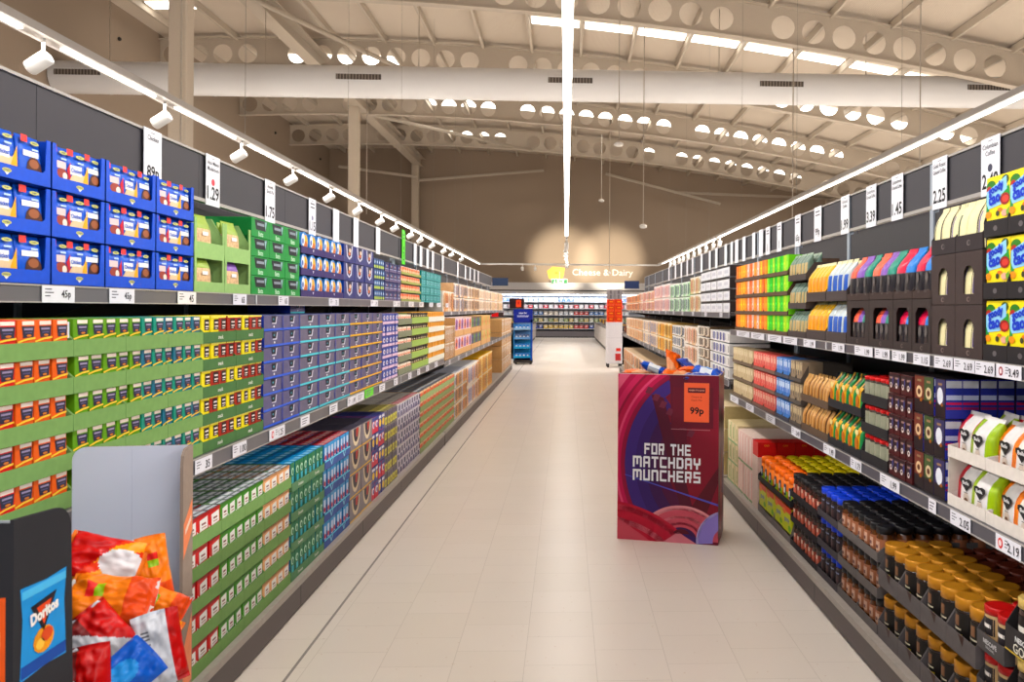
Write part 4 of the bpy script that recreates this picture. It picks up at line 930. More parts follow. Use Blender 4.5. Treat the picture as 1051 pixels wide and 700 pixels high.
# ---- far upper shelf
z = 1.478
def yR(px): return Yat(px, XR)
a, b = 6.74, yR(719); n = 5
g = carton('white_black_box', (b-a)/n*.95, .36, .094, (222, 222, 226), [('r', -.5, .5, .82, 1, (40, 38, 40)), ('r', -.3, .3, .3, .6, (196, 196, 206))], top=(70, 60, 50), side=(60, 52, 50))
fill(1, XR, z, a, b, n, 4, .1, g, 'white and black box, far upper shelf', 'box', 'white and black boxes')
for nm, pa, pb, nn, t, p, base, cols, tp in (('brown-purple striped', 718.5, 708, 6, 2, .185, (216, 196, 150), [(200, 130, 100), (120, 110, 140), (190, 170, 120)], (190, 190, 170)), ('mint green', 707.5, 688, 10, 2, .17, (176, 222, 170), [(90, 110, 110), (176, 222, 170), (100, 120, 118)], (190, 220, 180)), ('pale pink', 687.5, 671, 14, 2, .185, (240, 208, 196), [(214, 150, 150), (228, 206, 210), (190, 150, 160)], (240, 220, 210)), ('peach', 670.5, 656, 14, 2, .16, (240, 196, 150), [(206, 120, 130), (236, 190, 120), (200, 130, 90)], (236, 206, 180)), ('orange-red', 655.5, 642.5, 14, 2, .15, (240, 180, 130), [(220, 110, 60), (240, 200, 150), (214, 120, 80)], (240, 200, 160))):
    a, b = yR(pa), min(yR(pb), 19.5)
    striped(1, XR, z, a, b, nn, t, p, base, cols, tp, nm+' box, upper shelf', 'box', nm+' display boxes', 'snack_display_box', .3)
# ---- middle shelf, near end: white coffee bags in white trays
z = R1; a, b = 2.32, yr(975, 1.35); W = b-a
def wbag(rgb, w=.142):
    def mf(k, i): return M(rgb, .3) if (i in SIDES or i in (1, 5)) and k < 8 else M((226, 222, 220), .35)
    def ex(B):
        B.decal('f', -.004, [(0, .074), (-.035, .112), (-.034, .128), (-.016, .134), (.0, .128), (.016, .134), (.034, .128), (.035, .112)], M((34, 32, 34)), 10)
        B.text('Bella', 0, .113, .016, M((226, 226, 226)), y=-.004, lvl=13, maxw=.06, bold=.03)
        B.decal('f', -.004, ell(0, .04, .018, .028), M((206, 190, 176)), 10); B.decal('f', -.004, ell(0, .03, .012, .016), M((116, 84, 66)), 12)
        B.decal('f', -.004, rc(-.012, .012, .066, .07), M((120, 116, 114)), 12)
    return pouch('coffee_bag', w, .08, .21, mf, .55, ex)
wbg = {'red': wbag((190, 24, 52)), 'lime': wbag((156, 186, 30)), 'orange': wbag((238, 130, 26))}
pt = tray_proto(W*.5-.003, .3, .04, .05, (222, 214, 206))
for t in range(2):
    for c in range(2): pt.place(spot(1, a+W*(c+.5)/2, XR, z+.168*t), rzof(1), 'white card tray of white coffee bags, '+where(c, 2, t, 2), 'tray', 'white card trays')
bk = MB(); bk.box(-W/2, W/2, .3, .305, 0, .168, M((120, 104, 84), .6)); bk.box(-W/2, -W/2+.004, 0, .3, 0, .168, M((214, 204, 194), .6)); bk.box(W/2-.004, W/2, 0, .3, 0, .168, M((214, 204, 194), .6))
tag(add('card_box_riser', bk, None, (XR+.002, (a+b)/2, z+.001), (0, 0, -PI/2)), 'card riser carrying the upper white tray of coffee bags', 'riser')
for t in range(2):
    for k in range(4):
        nm = ('orange', 'orange', 'lime', 'red')[k] if t else ('orange', 'orange', 'lime', 'red')[k]
        o = wbg[nm].place(spot(1, a+W*(k+.5)/4+(.01 if t else -.005), XR+.02+.02*(k % 2), z+.168*t+.004), rzof(1)+random.uniform(-.12, .12), 'white coffee bag with %s sides and dark heart badge, ' % nm+where(k, 4, t, 2), 'bag', 'white heart-badge coffee bags')
        if t == 0: o.scale = (1, 1, .74)
        if t: 
            wbg[('lime', 'orange', 'red', 'lime')[k]].place(spot(1, a+W*(k+.5)/4, XR+.14, z+.168+.004), rzof(1)+random.uniform(-.2, .2), 'white coffee bag with %s sides lying behind front bags, ' % ('lime', 'orange', 'red', 'lime')[k]+where(k, 4), 'bag', 'white heart-badge coffee bags')
# ---- coffee pod boxes with cups; their near side is blue
a, b = yr(969), yr(937); n = 3; w = (b-a)/n*.97; P3 = .145
def podbox(base, cup, egg=False):
    B = MB(); h = P3-.003; B.cbox(-w/2, w/2, 0, .062, 0, h, M((36, 28, 30), .35), .001, side=M((44, 52, 150), .4), top=M((50, 46, 50), .4))
    B.decal('f', 0, rc(-w*.46, w*.46, .05, h*.97), M(base, .4)); B.decal('f', 0, ell(0, h*.55, w*.3, h*.16 if not egg else h*.22, 14), M(cup), 2)
    if not egg: B.decal('f', 0, ell(0, h*.55, w*.15, h*.08, 12), M((90, 50, 34)), 3)
    B.decal('f', 0, rc(-w*.2, w*.2, h*.82, h*.88), M((150, 120, 90)), 2); B.decal('f', 0, ell(w*.2, h*.34, w*.12, h*.05), M((150, 90, 40)), 3)
    B.decal('r', w/2, rc(.003, .059, h*.78, h*.96), M((206, 208, 214), .3), 1); B.decal('r', w/2, rc(.003, .059, h*.48, h*.6), M((190, 196, 226)), 2); B.decal('r', w/2, rc(.003, .059, h*.36, h*.42), M((190, 40, 80)), 2); B.decal('r', w/2, rc(.003, .059, h*.24, h*.3), M((150, 40, 90)), 2)
    return Proto('coffee_pod_box', B)
pb3 = [podbox((56, 52, 92), (226, 230, 236), True), podbox((66, 84, 48), (206, 186, 150)), podbox((110, 54, 42), (222, 190, 150))]
pk = ['dark blue pod box with white egg shape', 'dark green pod box with cup', 'red-brown pod box with coffee cup']
fill(1, XR+.004, z+.002, a, b, n, 3, P3, lambda i, t: (pb3[i], pk[i]), '', 'box', 'coffee pod boxes', rows=8, rd=.064, top_rows_only=False)
a, b = b+.004, yr(912); n = 4; w = (b-a)/n*.94
g = carton('coffee_pot_box', w, .3, .082, (70, 22, 24), [('r', -.5, .5, .3, .95, (44, 24, 28)), ('e', -.1, .38, .2, .14, (226, 214, 206)), ('e', -.1, .4, .11, .07, (80, 44, 34)), ('r', -.3, .3, .7, .8, (150, 120, 110)), ('e', .25, .6, .12, .2, (60, 60, 120))], top=(60, 40, 40))
fill(1, XR, z, a, b, n, 5, .085, g, 'dark red small coffee box with white cup', 'box', 'dark red coffee boxes')
# red-lidded slim jars
a, b = b+.004, yr(884.5); n = 5; w = (b-a)/n
def jar(nm, r, h, lidh, body, lid, lab, lb=(.2, .75), lidr=1.06, n=16, lidmetal=0.0, labmark=None, neck=.9, shine=.15):
    J = MB(); bh = h-lidh
    J.lathe([(r*.9, 0), (r, .006), (r, bh*.84), (r*neck, bh*.95), (r*neck, bh)], n, M(body, shine, coat=.3))
    Ld = MB(); rr = r*lidr*neck if neck < .95 else r*lidr; Ld.lathe([(rr, bh), (rr, h-.004), (rr*.93, h)], n, M(lid, .35, lidmetal)); Ld.lathe([(rr*.8, h+.0004), (rr*.74, h-.0015+.0014)], n, M(tuple(int(c*.85) for c in lid), .35, lidmetal), cap=False)
    S = MB(); S.lathe([(r+.0008, bh*lb[0]), (r+.0008, bh*lb[1])], n, M(lab, .4), cap=False)
    if labmark:
        for (u0, u1, q0, q1, c) in labmark:
            base = len(S.v)
            for q in (q0, q1):
                for k in range(5):
                    t = -PI/2+(u0+(u1-u0)*k/4); S.v.append(((r+.0014)*math.cos(t), (r+.0014)*math.sin(t), bh*q))
            for k in range(4): S.f.append((base+k, base+k+1, base+6+k, base+5+k)); S.m.append(S.mi(M(c, .4))); S.sm.append(True)
    for Q in (J, Ld, S): Q.v = [(x, y+r, zz) for x, y, zz in Q.v]
    return Proto(nm, J, [('lid', Ld, None), ('label_sleeve', S, None)])
g = jar('coffee_stick_jar', min(.03, w*.46), .118, .016, (74, 66, 58), (206, 34, 44), (150, 150, 130), (.15, .9), neck=.98, n=12)
fill(1, XR+.006, z+.004, a, b, n, 3, .131, g, 'slim jar with red lid', 'jar', 'slim red-lidded jars', rows=2, rd=.065)
trays(1, XR, z, a, b, 1, 3, .131, 'black tray of slim red-lidded jars', 'black trays of red-lidded jars', (34, 32, 34), .045, D=.3, sh=.1)
# yellow and green pouches
def ygbag():
    def mf(k, i): return M((40, 130, 70), .35) if (i in SIDES or i in (5,)) else (M((236, 178, 40), .35) if k < 6 or i == 2 else M((60, 60, 40), .4))
    def ex(B): B.decal('f', -.004, ell(-.005, .06, .02, .03), M((190, 110, 50)), 8); B.decal('f', -.004, ell(0, .11, .02, .014), M((240, 220, 150)), 8)
    return pouch('ground_coffee_pack', .075, .06, .17, mf, .8, ex)
g = ygbag(); a, b = b+.004, yr(850.5)
trays(1, XR, z, a, b, 2, 2, .19, 'black tray of yellow and green pouches', 'black trays of pouches', (34, 34, 38), .04, D=.3, sh=.17)
fill(1, XR+.006, z+.004, a+.005, b-.005, 5, 2, .19, g, 'yellow and green coffee pouch', 'pack', 'yellow and green pouches', rows=2, rd=.07)
# golden pouches
a, b = b+.004, yr(823); n = 8
def goldbag(w):
    def mf(k, i): return M((120, 78, 44), .3, .3) if i in SIDES else (M((226, 176, 112), .3, .35) if i in (2, 3) or k > 5 else M((196, 140, 84), .3, .3))
    return pouch('ground_coffee_pack', w, .05, .15, mf, .6)
fill(1, XR+.006, z+.004, a, b, n, 2, .165, goldbag((b-a)/n*.9), 'shiny gold coffee pouch', 'pack', 'gold coffee pouches', rows=2, rd=.06)
trays(1, XR, z, a, b, 3, 2, .165, 'brown tray of gold coffee pouches', 'brown trays of gold pouches', (92, 74, 60), .04, D=.3, sh=.12)
for nm, pa, pb, nn, base, cols, tr in (('grey-brown', 822.5, 810.5, 5, (150, 132, 110), [(196, 176, 140), (90, 76, 66)], (84, 76, 70)), ('blue and white', 810, 796, 6, (70, 126, 200), [(196, 214, 240), (60, 110, 200)], (70, 70, 80)), ('coral pink', 795.5, 772.5, 9, (226, 96, 88), [(240, 180, 160), (214, 70, 70)], (120, 90, 80)), ('beige', 772, 751.5, 9, (206, 186, 148), [(226, 210, 176), (190, 166, 130)], (110, 92, 76))):
    a, b = yr(pa)+.003, min(yr(pb), 6.6); w = (b-a)/nn*.95
    g = carton('tea_box', w, .12, .115, base, [('r', -.4, .4, .35, .85, cols[0]), ('e', 0, .45, .3, .14, cols[1]), ('r', -.35, .1, .88, .95, cols[0])], top=base)
    fill(1, XR+.006, z+.004, a, b, nn, 3, .13, g, nm+' tea box, middle coffee shelf', 'box', nm+' tea boxes')
    trays(1, XR, z, a, b, 2, 3, .13, 'low tray of %s tea boxes' % nm, 'low trays of %s tea boxes' % nm, tr, .022, D=.3, sh=.11)
# far middle shelf
z = .925
for nm, pa, pb, nn, t, p, base, cols, tp in (('white and navy', 750.5, 729, 6, 4, .1, (224, 220, 216), [(236, 232, 228), (60, 64, 140)], (200, 200, 206)), ('ivory and brown', 728.5, 716, 6, 4, .105, (230, 216, 196), [(120, 96, 70), (236, 226, 210)], (90, 70, 60)), ('kraft and pink', 715.5, 703, 7, 2, .2, (232, 196, 160), [(226, 150, 130), (232, 200, 170), (206, 160, 120)], (226, 200, 170)), ('white and black-dotted', 702.5, 690, 7, 3, .13, (236, 214, 180), [(60, 60, 60), (236, 220, 200), (70, 90, 120)], (226, 210, 180)), ('yellow striped', 689.5, 675, 12, 2, .2, (240, 186, 80), [(236, 150, 60), (150, 170, 200), (240, 200, 110)], (240, 200, 130)), ('peach striped', 674.5, 660, 12, 2, .2, (240, 206, 160), [(130, 140, 180), (206, 130, 100), (236, 200, 160)], (236, 210, 180)), ('sand striped', 659.5, 643, 14, 2, .2, (240, 206, 166), [(226, 160, 110), (150, 130, 150), (236, 196, 150)], (236, 210, 180))):
    a, b = max(6.74, yR(pa)), min(yR(pb), 19.5); w = (b-a)/nn*.95
    striped(1, XR, z, a, b, nn, t, p, base, cols, tp, nm+' box, middle shelf', 'box', nm+' boxes', 'snack_carton', .34)

# ---- bottom shelf: jars
def yb(px): return Yat(px, XB)
z = RB
# instant coffee with text on trays, nearest
g = jar('coffee_jar', .042, .165, .028, (46, 28, 18), (206, 178, 110), (30, 24, 22), (.2, .85), neck=.96, n=20, labmark=[(-.7, .7, .5, .62, (226, 220, 210))])
a, b = 2.0, yb(1033.5)
fill(1, XB+.008, z+.004, a, b, 3, 3, .18, g, 'dark coffee jar with pale gold lid', 'jar', 'pale-gold-lidded jars', rows=2, rd=.09)
def nesT(B, W, fh): B.text('NESCAFÉ', 0, fh*.68, .02, M((232, 232, 232)), maxw=W*.8, bold=.03); B.text('GOLD', .0, fh*.28, .028, M((226, 220, 206)), maxw=W*.7, bold=.01); B.decal('f', 0, rc(-W/2, W/2, 0, .005), M((190, 160, 70)))
trays(1, XB, z, a, b, 2, 3, .18, 'dark tray with large white lettering', 'lettered dark trays', (40, 36, 36), .075, D=.2, sh=.15, decals=nesT)
g = jar('coffee_jar', .043, .135, .024, (196, 160, 116), (176, 24, 36), (190, 158, 116), (.02, .98), neck=.99, n=20, labmark=[(-.75, .75, .42, .9, (34, 30, 34)), (-.45, .45, .62, .72, (226, 220, 214)), (-.6, .6, .1, .36, (150, 100, 84))])
a, b = b+.004, yb(1004.5)
fill(1, XB+.008, z+.004, a, b, 2, 3, .15, g, 'tan coffee tin with red lid', 'tin', 'red-lidded coffee tins', rows=2, rd=.09)
trays(1, XB, z, a, b, 1, 3, .15, 'grey tray holding red-lidded coffee tins', 'grey trays of red-lidded tins', (72, 68, 68), .055, D=.2, sh=.13, decals=lambda B, W, fh: (B.text('NESCAFÉ', 0, .036, .018, M((214, 214, 214)), maxw=W*.7, bold=.02), B.text('ORIGINAL', 0, .018, .008, M((200, 200, 200)), maxw=W*.5)))
# gold lids
a, b = b+.006, yb(903); n = 8
g = jar('coffee_jar', .0445, .178, .04, (44, 28, 20), (190, 132, 58), (28, 24, 22), (.1, .93), neck=.97, n=24, lidmetal=.25, labmark=[(-.6, .6, .35, .41, (190, 170, 60)), (-.5, .5, .5, .54, (214, 204, 180)), (-.2, .3, .6, .85, (120, 84, 60)), (-.3, .5, .12, .2, (120, 90, 60))])
fill(1, XB+.01, z+.004, a, b, n, 2, .218, g, 'tall coffee jar with wide gold lid', 'jar', 'gold-lidded coffee jars', rows=3, rd=.091)
trays(1, XB, z, a, b, 4, 2, .218, 'grey tray holding gold-lidded coffee jars', 'grey trays of gold-lidded jars', (98, 92, 92), .07, D=.275, sh=.15, decals=lambda B, W, fh: B.decal('f', 0, [(-.02, .07), (.025, .07), (.015, .035)], M((56, 30, 24))))
g = jar('coffee_jar', .038, .17, .03, (60, 26, 16), (84, 34, 24), (50, 24, 18), (.1, .9), neck=.97, n=14)
c_ = carton('card_box_riser', (b-2.1)/3-.004, .31, .2, (70, 52, 44))
fill(1, XB+.29, z, 2.1, b, 3, 1, .2, c_, 'brown card riser behind the gold-lidded jars', 'riser', 'card risers on the bottom shelf')
fill(1, XB+.3, z+.2, 2.1, b, 14, 1, .2, g, 'coffee jar with dark brown lid at the back', 'jar', 'brown-lidded jars at the back', rows=3, rd=.083, jit=.001)
# black lids, large
a, b = b+.01, yb(861); n = 7
g = jar('coffee_jar', .037, .14, .03, (86, 48, 24), (24, 23, 26), (150, 96, 70), (.25, .8), neck=.9, n=18, lidr=1.12, labmark=[(-.5, .5, .35, .7, (196, 160, 140)), (-.3, .3, .42, .55, (90, 40, 40))])
fill(1, XB+.01, z+.004, a, b, n, 3, .152, g, 'amber coffee jar with black lid', 'jar', 'black-lidded amber jars', rows=6, rd=.079)
trays(1, XB, z, a, b, 2, 3, .152, 'grey tray holding black-lidded amber jars', 'grey trays of black-lidded jars', (100, 94, 92), .04, D=.5, sh=.08)
a, b = b+.004, yb(840); n = 4
g = jar('coffee_jar', .036, .14, .03, (40, 28, 26), (20, 66, 206), (44, 36, 40), (.2, .85), neck=.92, n=18, lidr=1.1, labmark=[(-.6, .6, .7, .76, (120, 130, 160)), (-.5, .5, .3, .6, (70, 50, 50))])
fill(1, XB+.01, z+.004, a, b, n, 3, .152, g, 'dark coffee jar with bright blue lid', 'jar', 'blue-lidded jars', rows=6, rd=.078)
trays(1, XB, z, a, b, 1, 3, .152, 'dark tray holding blue-lidded jars', 'dark trays of blue-lidded jars', (66, 62, 66), .035, D=.5, sh=.08)
a, b = b+.004, yb(812.5); n = 7
g = jar('coffee_jar', .034, .13, .026, (58, 34, 26), (30, 28, 30), (140, 62, 50), (.1, .7), neck=.95, n=16, lidr=1.06, labmark=[(-.6, .6, .2, .5, (206, 110, 90)), (-.3, .4, .5, .7, (222, 190, 170))])
fill(1, XB+.01, z+.004, a, b, n, 3, .141, g, 'small red-labelled jar with black lid', 'jar', 'small black-lidded jars', rows=6, rd=.076)
trays(1, XB, z, a, b, 2, 3, .141, 'black tray holding small black-lidded jars', 'black trays of small jars', (36, 34, 36), .035, D=.5, sh=.08)
# orange and yellow tubs of cocoa powder
a, b = b+.004, yb(779); n = 7; w = (b-a)/n
def tub(lid):
    J = MB(); h, r = .16, min(.041, w*.47)
    J.lathe([(r*.95, 0), (r, .006), (r, h-.04)], 14, M((238, 130, 40), .4), mats=[M((150, 200, 50), .4), M((238, 128, 36), .4)])
    L_ = MB(); L_.lathe([(r*1.03, h-.04), (r*1.03, h-.008), (r*.85, h), (r*.8, h)], 14, M(lid, .35)); L_.lathe([(r*.5, h+.0005), (r*.45, h+.003)], 12, M(lid, .35))
    S = MB()
    for (u0, u1, q0, q1, c, e) in ((-.8, .8, .04, .35, (160, 200, 40), .001), (-.4, .5, .2, .62, (30, 60, 90), .0016), (-.25, .3, .3, .5, (225, 235, 240), .0022)):
        base = len(S.v)
        for q in (q0, q1):
            for k in range(5):
                t = -PI/2+(u0+(u1-u0)*k/4); S.v.append(((r+e)*math.cos(t), (r+e)*math.sin(t), h*q))
        for k in range(4): S.f.append((base+k, base+k+1, base+6+k, base+5+k)); S.m.append(S.mi(M(c, .4))); S.sm.append(True)
    for Q in (J, L_, S): Q.v = [(x, y+r, zz) for x, y, zz in Q.v]
    return Proto('cocoa_tub', J, [('lid', L_, None), ('label_sleeve', S, None)])
to, ty = tub((250, 120, 14)), tub((255, 236, 0))
fill(1, XB+.008, z+.214, a, b, n, 1, .2, to, 'cocoa tub with orange lid', 'tub', 'orange-lidded cocoa tubs', rows=2, rd=.085)
fill(1, XB+.178, z+.214, a, b, n, 1, .2, ty, 'cocoa tub with bright yellow lid', 'tub', 'yellow-lidded cocoa tubs', rows=4, rd=.085)
trays(1, XB, z+.21, a, b, 2, 1, .2, 'black tray holding orange and yellow lidded tubs', 'black tub trays', (34, 32, 34), .035, D=.5, sh=.08)
g = carton('cocoa_drink_box', (b-a)/4*.95, .3, .15, (200, 206, 30), [('r', -.5, .5, .75, 1, (214, 70, 40)), ('t', 'goody', 0, .45, .26, (24, 70, 180), .8), ('e', .3, .2, .16, .12, (110, 170, 40)), ('e', -.3, .75, .2, .12, (230, 120, 40))], top=(200, 60, 40))
fill(1, XB+.008, z+.045, a, b, 4, 1, .2, g, 'yellow cocoa box with blue lettering under the tubs', 'box', 'yellow cocoa boxes under the tubs')
trays(1, XB, z, a, b, 2, 1, .2, 'grey low base tray under yellow cocoa boxes', 'grey base trays', (120, 112, 108), .04, D=.5, sh=.205)
# red cartons just beyond, then pale pink and green-edged cartons
a = b+.01; b2 = a+.16; Wd = .13
g = carton('red_carton', b2-a-.004, Wd-.004, .1, (206, 36, 20), [('t', 'goody', 0, .75, .14, (230, 170, 60), .6)], top=(196, 40, 24))
gb = MB(); gb.cbox(-.076, .076, 0, Wd-.004, 0, .1, M((206, 36, 20), .45), .001); gb.text('CAO', .06, .08, .012, M((236, 176, 60)), y=.0765, lvl=1, plane='r', maxw=.08, bold=.02); g = Proto('red_carton', gb)
cr = carton('card_box_riser', b2-a-.004, .54, .352, (222, 198, 186)); cr.place(spot(1, (a+b2)/2, XB, z), rzof(1), 'pale carton block carrying the bright red cartons', 'riser')
for k in range(4): g.place(spot(1, (a+b2)/2, XB+.002+k*Wd, z+.354), rzof(1), 'bright red carton beyond the yellow lids, '+(ORD[k]+' back from the aisle'), 'carton', 'bright red cartons')
a, b = b2+.006, yb(758); n = 5
g = carton('pale_carton', (b-a)/n*.96, .42, .226, (238, 206, 196), [('r', -.4, -.05, .1, .92, (246, 228, 220)), ('r', .15, .35, .1, .92, (236, 180, 170)), ('r', -.5, .5, 0, .06, (120, 160, 110))], top=(236, 214, 200))
fill(1, XB, z, a, b, n, 2, .232, g, 'tall pale pink carton, bottom coffee shelf', 'carton', 'pale pink cartons')
a, b = b+.006, 6.6; n = 3
g = carton('green_edged_carton', (b-a)/n*.96, .5, .155, (232, 214, 172), [('r', -.5, -.36, 0, 1, (120, 170, 110)), ('r', .1, .3, .2, .8, (110, 150, 90)), ('r', -.5, .5, 0, .08, (120, 170, 120))], top=(226, 206, 160))
fill(1, XB, z, a, b, n, 3, .16, g, 'cream carton with green edge, bottom coffee shelf', 'carton', 'cream green-edged cartons')
for nm, pa, pb, nn, t, p, base, cols, tp in (('cream', 747, 715, 8, 3, .19, (232, 210, 170), [(200, 180, 130), (236, 220, 190)], (226, 206, 170)), ('sand', 714, 692, 9, 2, .24, (236, 202, 160), [(220, 150, 110), (190, 170, 160), (236, 206, 160)], (226, 196, 160)), ('lilac-topped', 691, 668, 10, 2, .24, (236, 206, 170), [(206, 160, 110), (236, 216, 190), (190, 140, 100)], (120, 110, 180)), ('apricot', 667, 640.5, 12, 2, .25, (238, 200, 160), [(226, 150, 100), (236, 210, 180), (200, 130, 90)], (236, 206, 170))):
    a, b = max(6.74, yb(pa)), min(yb(pb), 19.5); w = (b-a)/nn*.96
    striped(1, XB, z, a, b, nn, t, p, base, cols, tp, nm+' carton, coffee side', 'carton', nm+' cartons', 'kraft_carton', .42)
# ================================================================== FREE-STANDING DISPLAYS
# ---- purple promotional floor display
S = empty('floor_display', (.343, 5.37, 0), math.atan2(-.175, .631)); tag(S, 'tall maroon card floor display reading FOR THE MATCHDAY MUNCHERS', 'display')
W, D, Hh = .655, .40, 1.078; th = .006
mar = M((112, 24, 44), .42, var=.02)
def curve_art(b):
    L = [0]
    def q(poly, rgb):
        p = clip(poly, 0, W, 0, Hh)
        if p: b.decal('f', 0, p, M(rgb, .4, var=0), L[0])
    def band(cx, cz, r0, r1, a0, a1, rgb, n=22, ez=1.0):
        for i in range(n):
            t0, t1 = math.radians(a0+(a1-a0)*i/n), math.radians(a0+(a1-a0)*(i+1)/n)
            q([(cx+r0*math.cos(t0), cz+ez*r0*math.sin(t0)), (cx+r1*math.cos(t0), cz+ez*r1*math.sin(t0)), (cx+r1*math.cos(t1), cz+ez*r1*math.sin(t1)), (cx+r0*math.cos(t1), cz+ez*r0*math.sin(t1))], rgb)
    cx, cz, ez = .62, .5, 1.1
    L[0] = 1; q(rc(0, W, 0, Hh), (206, 84, 112))
    L[0] = 1.6
    for r0, r1, c in ((.57, .60, (146, 20, 62)), (.60, .625, (196, 34, 84)), (.625, .64, (226, 84, 122)), (.64, .67, (186, 26, 74)), (.67, .685, (150, 20, 60)), (.685, .72, (208, 54, 96)), (.72, .75, (184, 40, 78)), (.75, .80, (220, 96, 124)), (.80, .84, (200, 66, 98)), (.84, .9, (226, 120, 142))):
        band(cx, cz, r0, r1, 85, 300, c, 44, ez)
    L[0] = 2.2; band(cx, cz, 0, .575, 0, 360, (116, 26, 44), 48, ez)
    L[0] = 2.8; band(cx, cz, .50, .572, 120, 262, (66, 42, 116), 40, ez); band(cx, cz, .43, .502, 128, 262, (60, 34, 100), 40, ez); band(cx, cz, .36, .432, 138, 255, (66, 28, 78), 40, ez); band(cx, cz, .29, .362, 140, 250, (84, 26, 62), 40, ez)
    L[0] = 3.2; q([(.42, .2), (W, .2), (W, .86), (.5, .9)], (136, 32, 48)); q([(.34, Hh), (.46, Hh), (.44, .2), (.36, .5)], (96, 24, 42))
    L[0] = 3.8; q([(.22, .95), (.30, .93), (.50, .2), (.42, .2)], (86, 24, 44)); q([(W, .5), (.46, .2), (.56, .14), (W, .4)], (92, 24, 36))
    for k in range(7):
        L[0] = 4.2; q([(.2+.045*k, 1.0-.045*k), (.235+.045*k, .99-.045*k), (.215+.045*k, .95-.045*k), (.18+.045*k, .96-.045*k)], (112, 44, 62))
    L[0] = 4.6; q(rc(.36, .62, .74, 1.0), (104, 26, 42)); q(rc(.35, .60, .728, .732), (178, 116, 124))
    # lower swirls
    L[0] = 5.5; q([(.05, .42), (W, .25), (W, .262), (.05, .425)], (86, 86, 190))
    L[0] = 6; band(.42, .02, .1, .25, 0, 180, (206, 90, 104), 30, .82); band(.42, .02, .235, .27, 10, 175, (234, 150, 156), 30, .82); band(.42, .02, .17, .19, 0, 180, (232, 128, 138), 30, .82); band(.42, .02, .12, .14, 0, 180, (170, 50, 72), 30, .82)
    L[0] = 7; band(-.1, -.36, .5, .72, 30, 95, (190, 34, 60), 30, .85); band(-.1, -.36, .56, .6, 30, 95, (226, 110, 124), 30, .85); band(-.1, -.36, .66, .7, 30, 95, (214, 74, 92), 30, .85); band(-.1, -.36, .46, .5, 30, 95, (130, 20, 40), 30, .85)
    L[0] = 7.5; q([(.0, .0), (.22, .0), (.0, .14)], (206, 84, 98)); q([(.52, .0), (.3, .0), (.4, .07)], (222, 128, 140)); band(.42, .06, .0, .05, 0, 180, (96, 26, 40), 12, .6)
    L[0] = 8; band(.72, .02, .1, .2, 100, 185, (150, 130, 206), 14, 1.0); band(.72, .02, .19, .205, 100, 185, (190, 176, 226), 14, 1.0)
LET = {'F': [(0,.27,0,1),(0,1,.78,1),(0,.85,.4,.6)], 'O': [(0,.27,0,1),(.73,1,0,1),(0,1,.8,1),(0,1,0,.2)], 'R': [(0,.27,0,1),(0,.95,.8,1),(0,.95,.36,.55),(.7,.97,.45,.92),(.6,.87,0,.36)], 'T': [(0,1,.79,1),(.36,.64,0,1)],
       'H': [(0,.27,0,1),(.73,1,0,1),(0,1,.4,.6)], 'E': [(0,.27,0,1),(0,1,.8,1),(0,.9,.41,.59),(0,1,0,.2)], 'M': [(0,.2,0,1),(.8,1,0,.9),(0,.92,.8,1),(.4,.6,.25,1)], 'A': [(0,.27,0,.92),(.73,1,0,.92),(.07,.93,.8,1),(0,1,.33,.52)],
       'C': [(0,.27,.05,.95),(.06,1,.8,1),(.06,1,0,.2)], 'D': [(0,.27,0,1),(.73,1,.12,.88),(0,.88,.8,1),(0,.88,0,.2)], 'Y': [(0,.27,.45,1),(.73,1,.45,1),(.08,.92,.38,.57),(.36,.64,0,.45)], 'U': [(0,.27,.05,1),(.73,1,.05,1),(.05,.95,0,.2)],
       'N': [(0,.27,0,.95),(.73,1,0,.9),(.05,.92,.8,1)], 'S': [(0,1,.8,1),(0,.27,.45,.95),(0,1,.41,.59),(.73,1,.06,.5),(0,1,0,.2)]}
def squares(b, st, cx, cz, h, cw, mt, lvl):
    ws = [(cw*.6 if ch == ' ' else cw*1.32 if ch == 'M' else cw) for ch in st]; gap = cw*.22
    tot = sum(ws)+gap*(len(st)-1); x = cx-tot/2
    for ch, w_ in zip(st, ws):
        for k, (a, c, d, e) in enumerate(LET.get(ch, [])): b.decal('f', 0, rc(x+a*w_, x+c*w_, cz-h/2+d*h, cz-h/2+e*h), mt, lvl+k*.08)
        x += w_+gap
fp = MB(); fp.box(0, W, 0, th, 0, Hh, mar); curve_art(fp)
wm = M((255, 252, 255), .4, var=0)
squares(fp, 'FOR THE', W*.5, .597, .072, .038, wm, 9); squares(fp, 'MATCHDAY', W*.49, .512, .072, .0445, wm, 9); squares(fp, 'MUNCHERS', W*.49, .426, .072, .0445, wm, 9)
add('front_panel', fp, S)
sp = MB(); sp.box(W-th, W, th, D, 0, Hh, M((96, 26, 44), .3, var=.02))
for (p, c, l) in (([(.02, 0), (.3, 0), (.38, .4), (.2, .6), (.05, .3)], (140, 60, 70), 1), ([(.1, .5), (.36, .6), (.36, .95), (.14, .8)], (70, 34, 60), 1), ([(.0, .9), (.38, .75), (.38, 1.0), (.1, 1.06)], (150, 50, 72), 1.5), ([(.04, .1), (.2, .05), (.3, .3), (.15, .42)], (196, 110, 116), 2), ([(.2, .3), (.38, .25), (.38, .5), (.28, .5)], (100, 70, 130), 2)): sp.decal('r', W, p, M(c, .35), l)
add('side_panel', sp, S)
sp = MB(); sp.box(0, th, th, D, 0, Hh, mar); add('side_panel', sp, S)
sp = MB(); sp.box(th, W-th, D-th, D, 0, Hh, mar); add('back_panel', sp, S)
sp = MB(); sp.box(th, W-th, th, D-th, .955, .96, M((190, 176, 160), .6)); add('inner_floor', sp, S)
rim = MB(); m_ = M((214, 196, 196), .5)
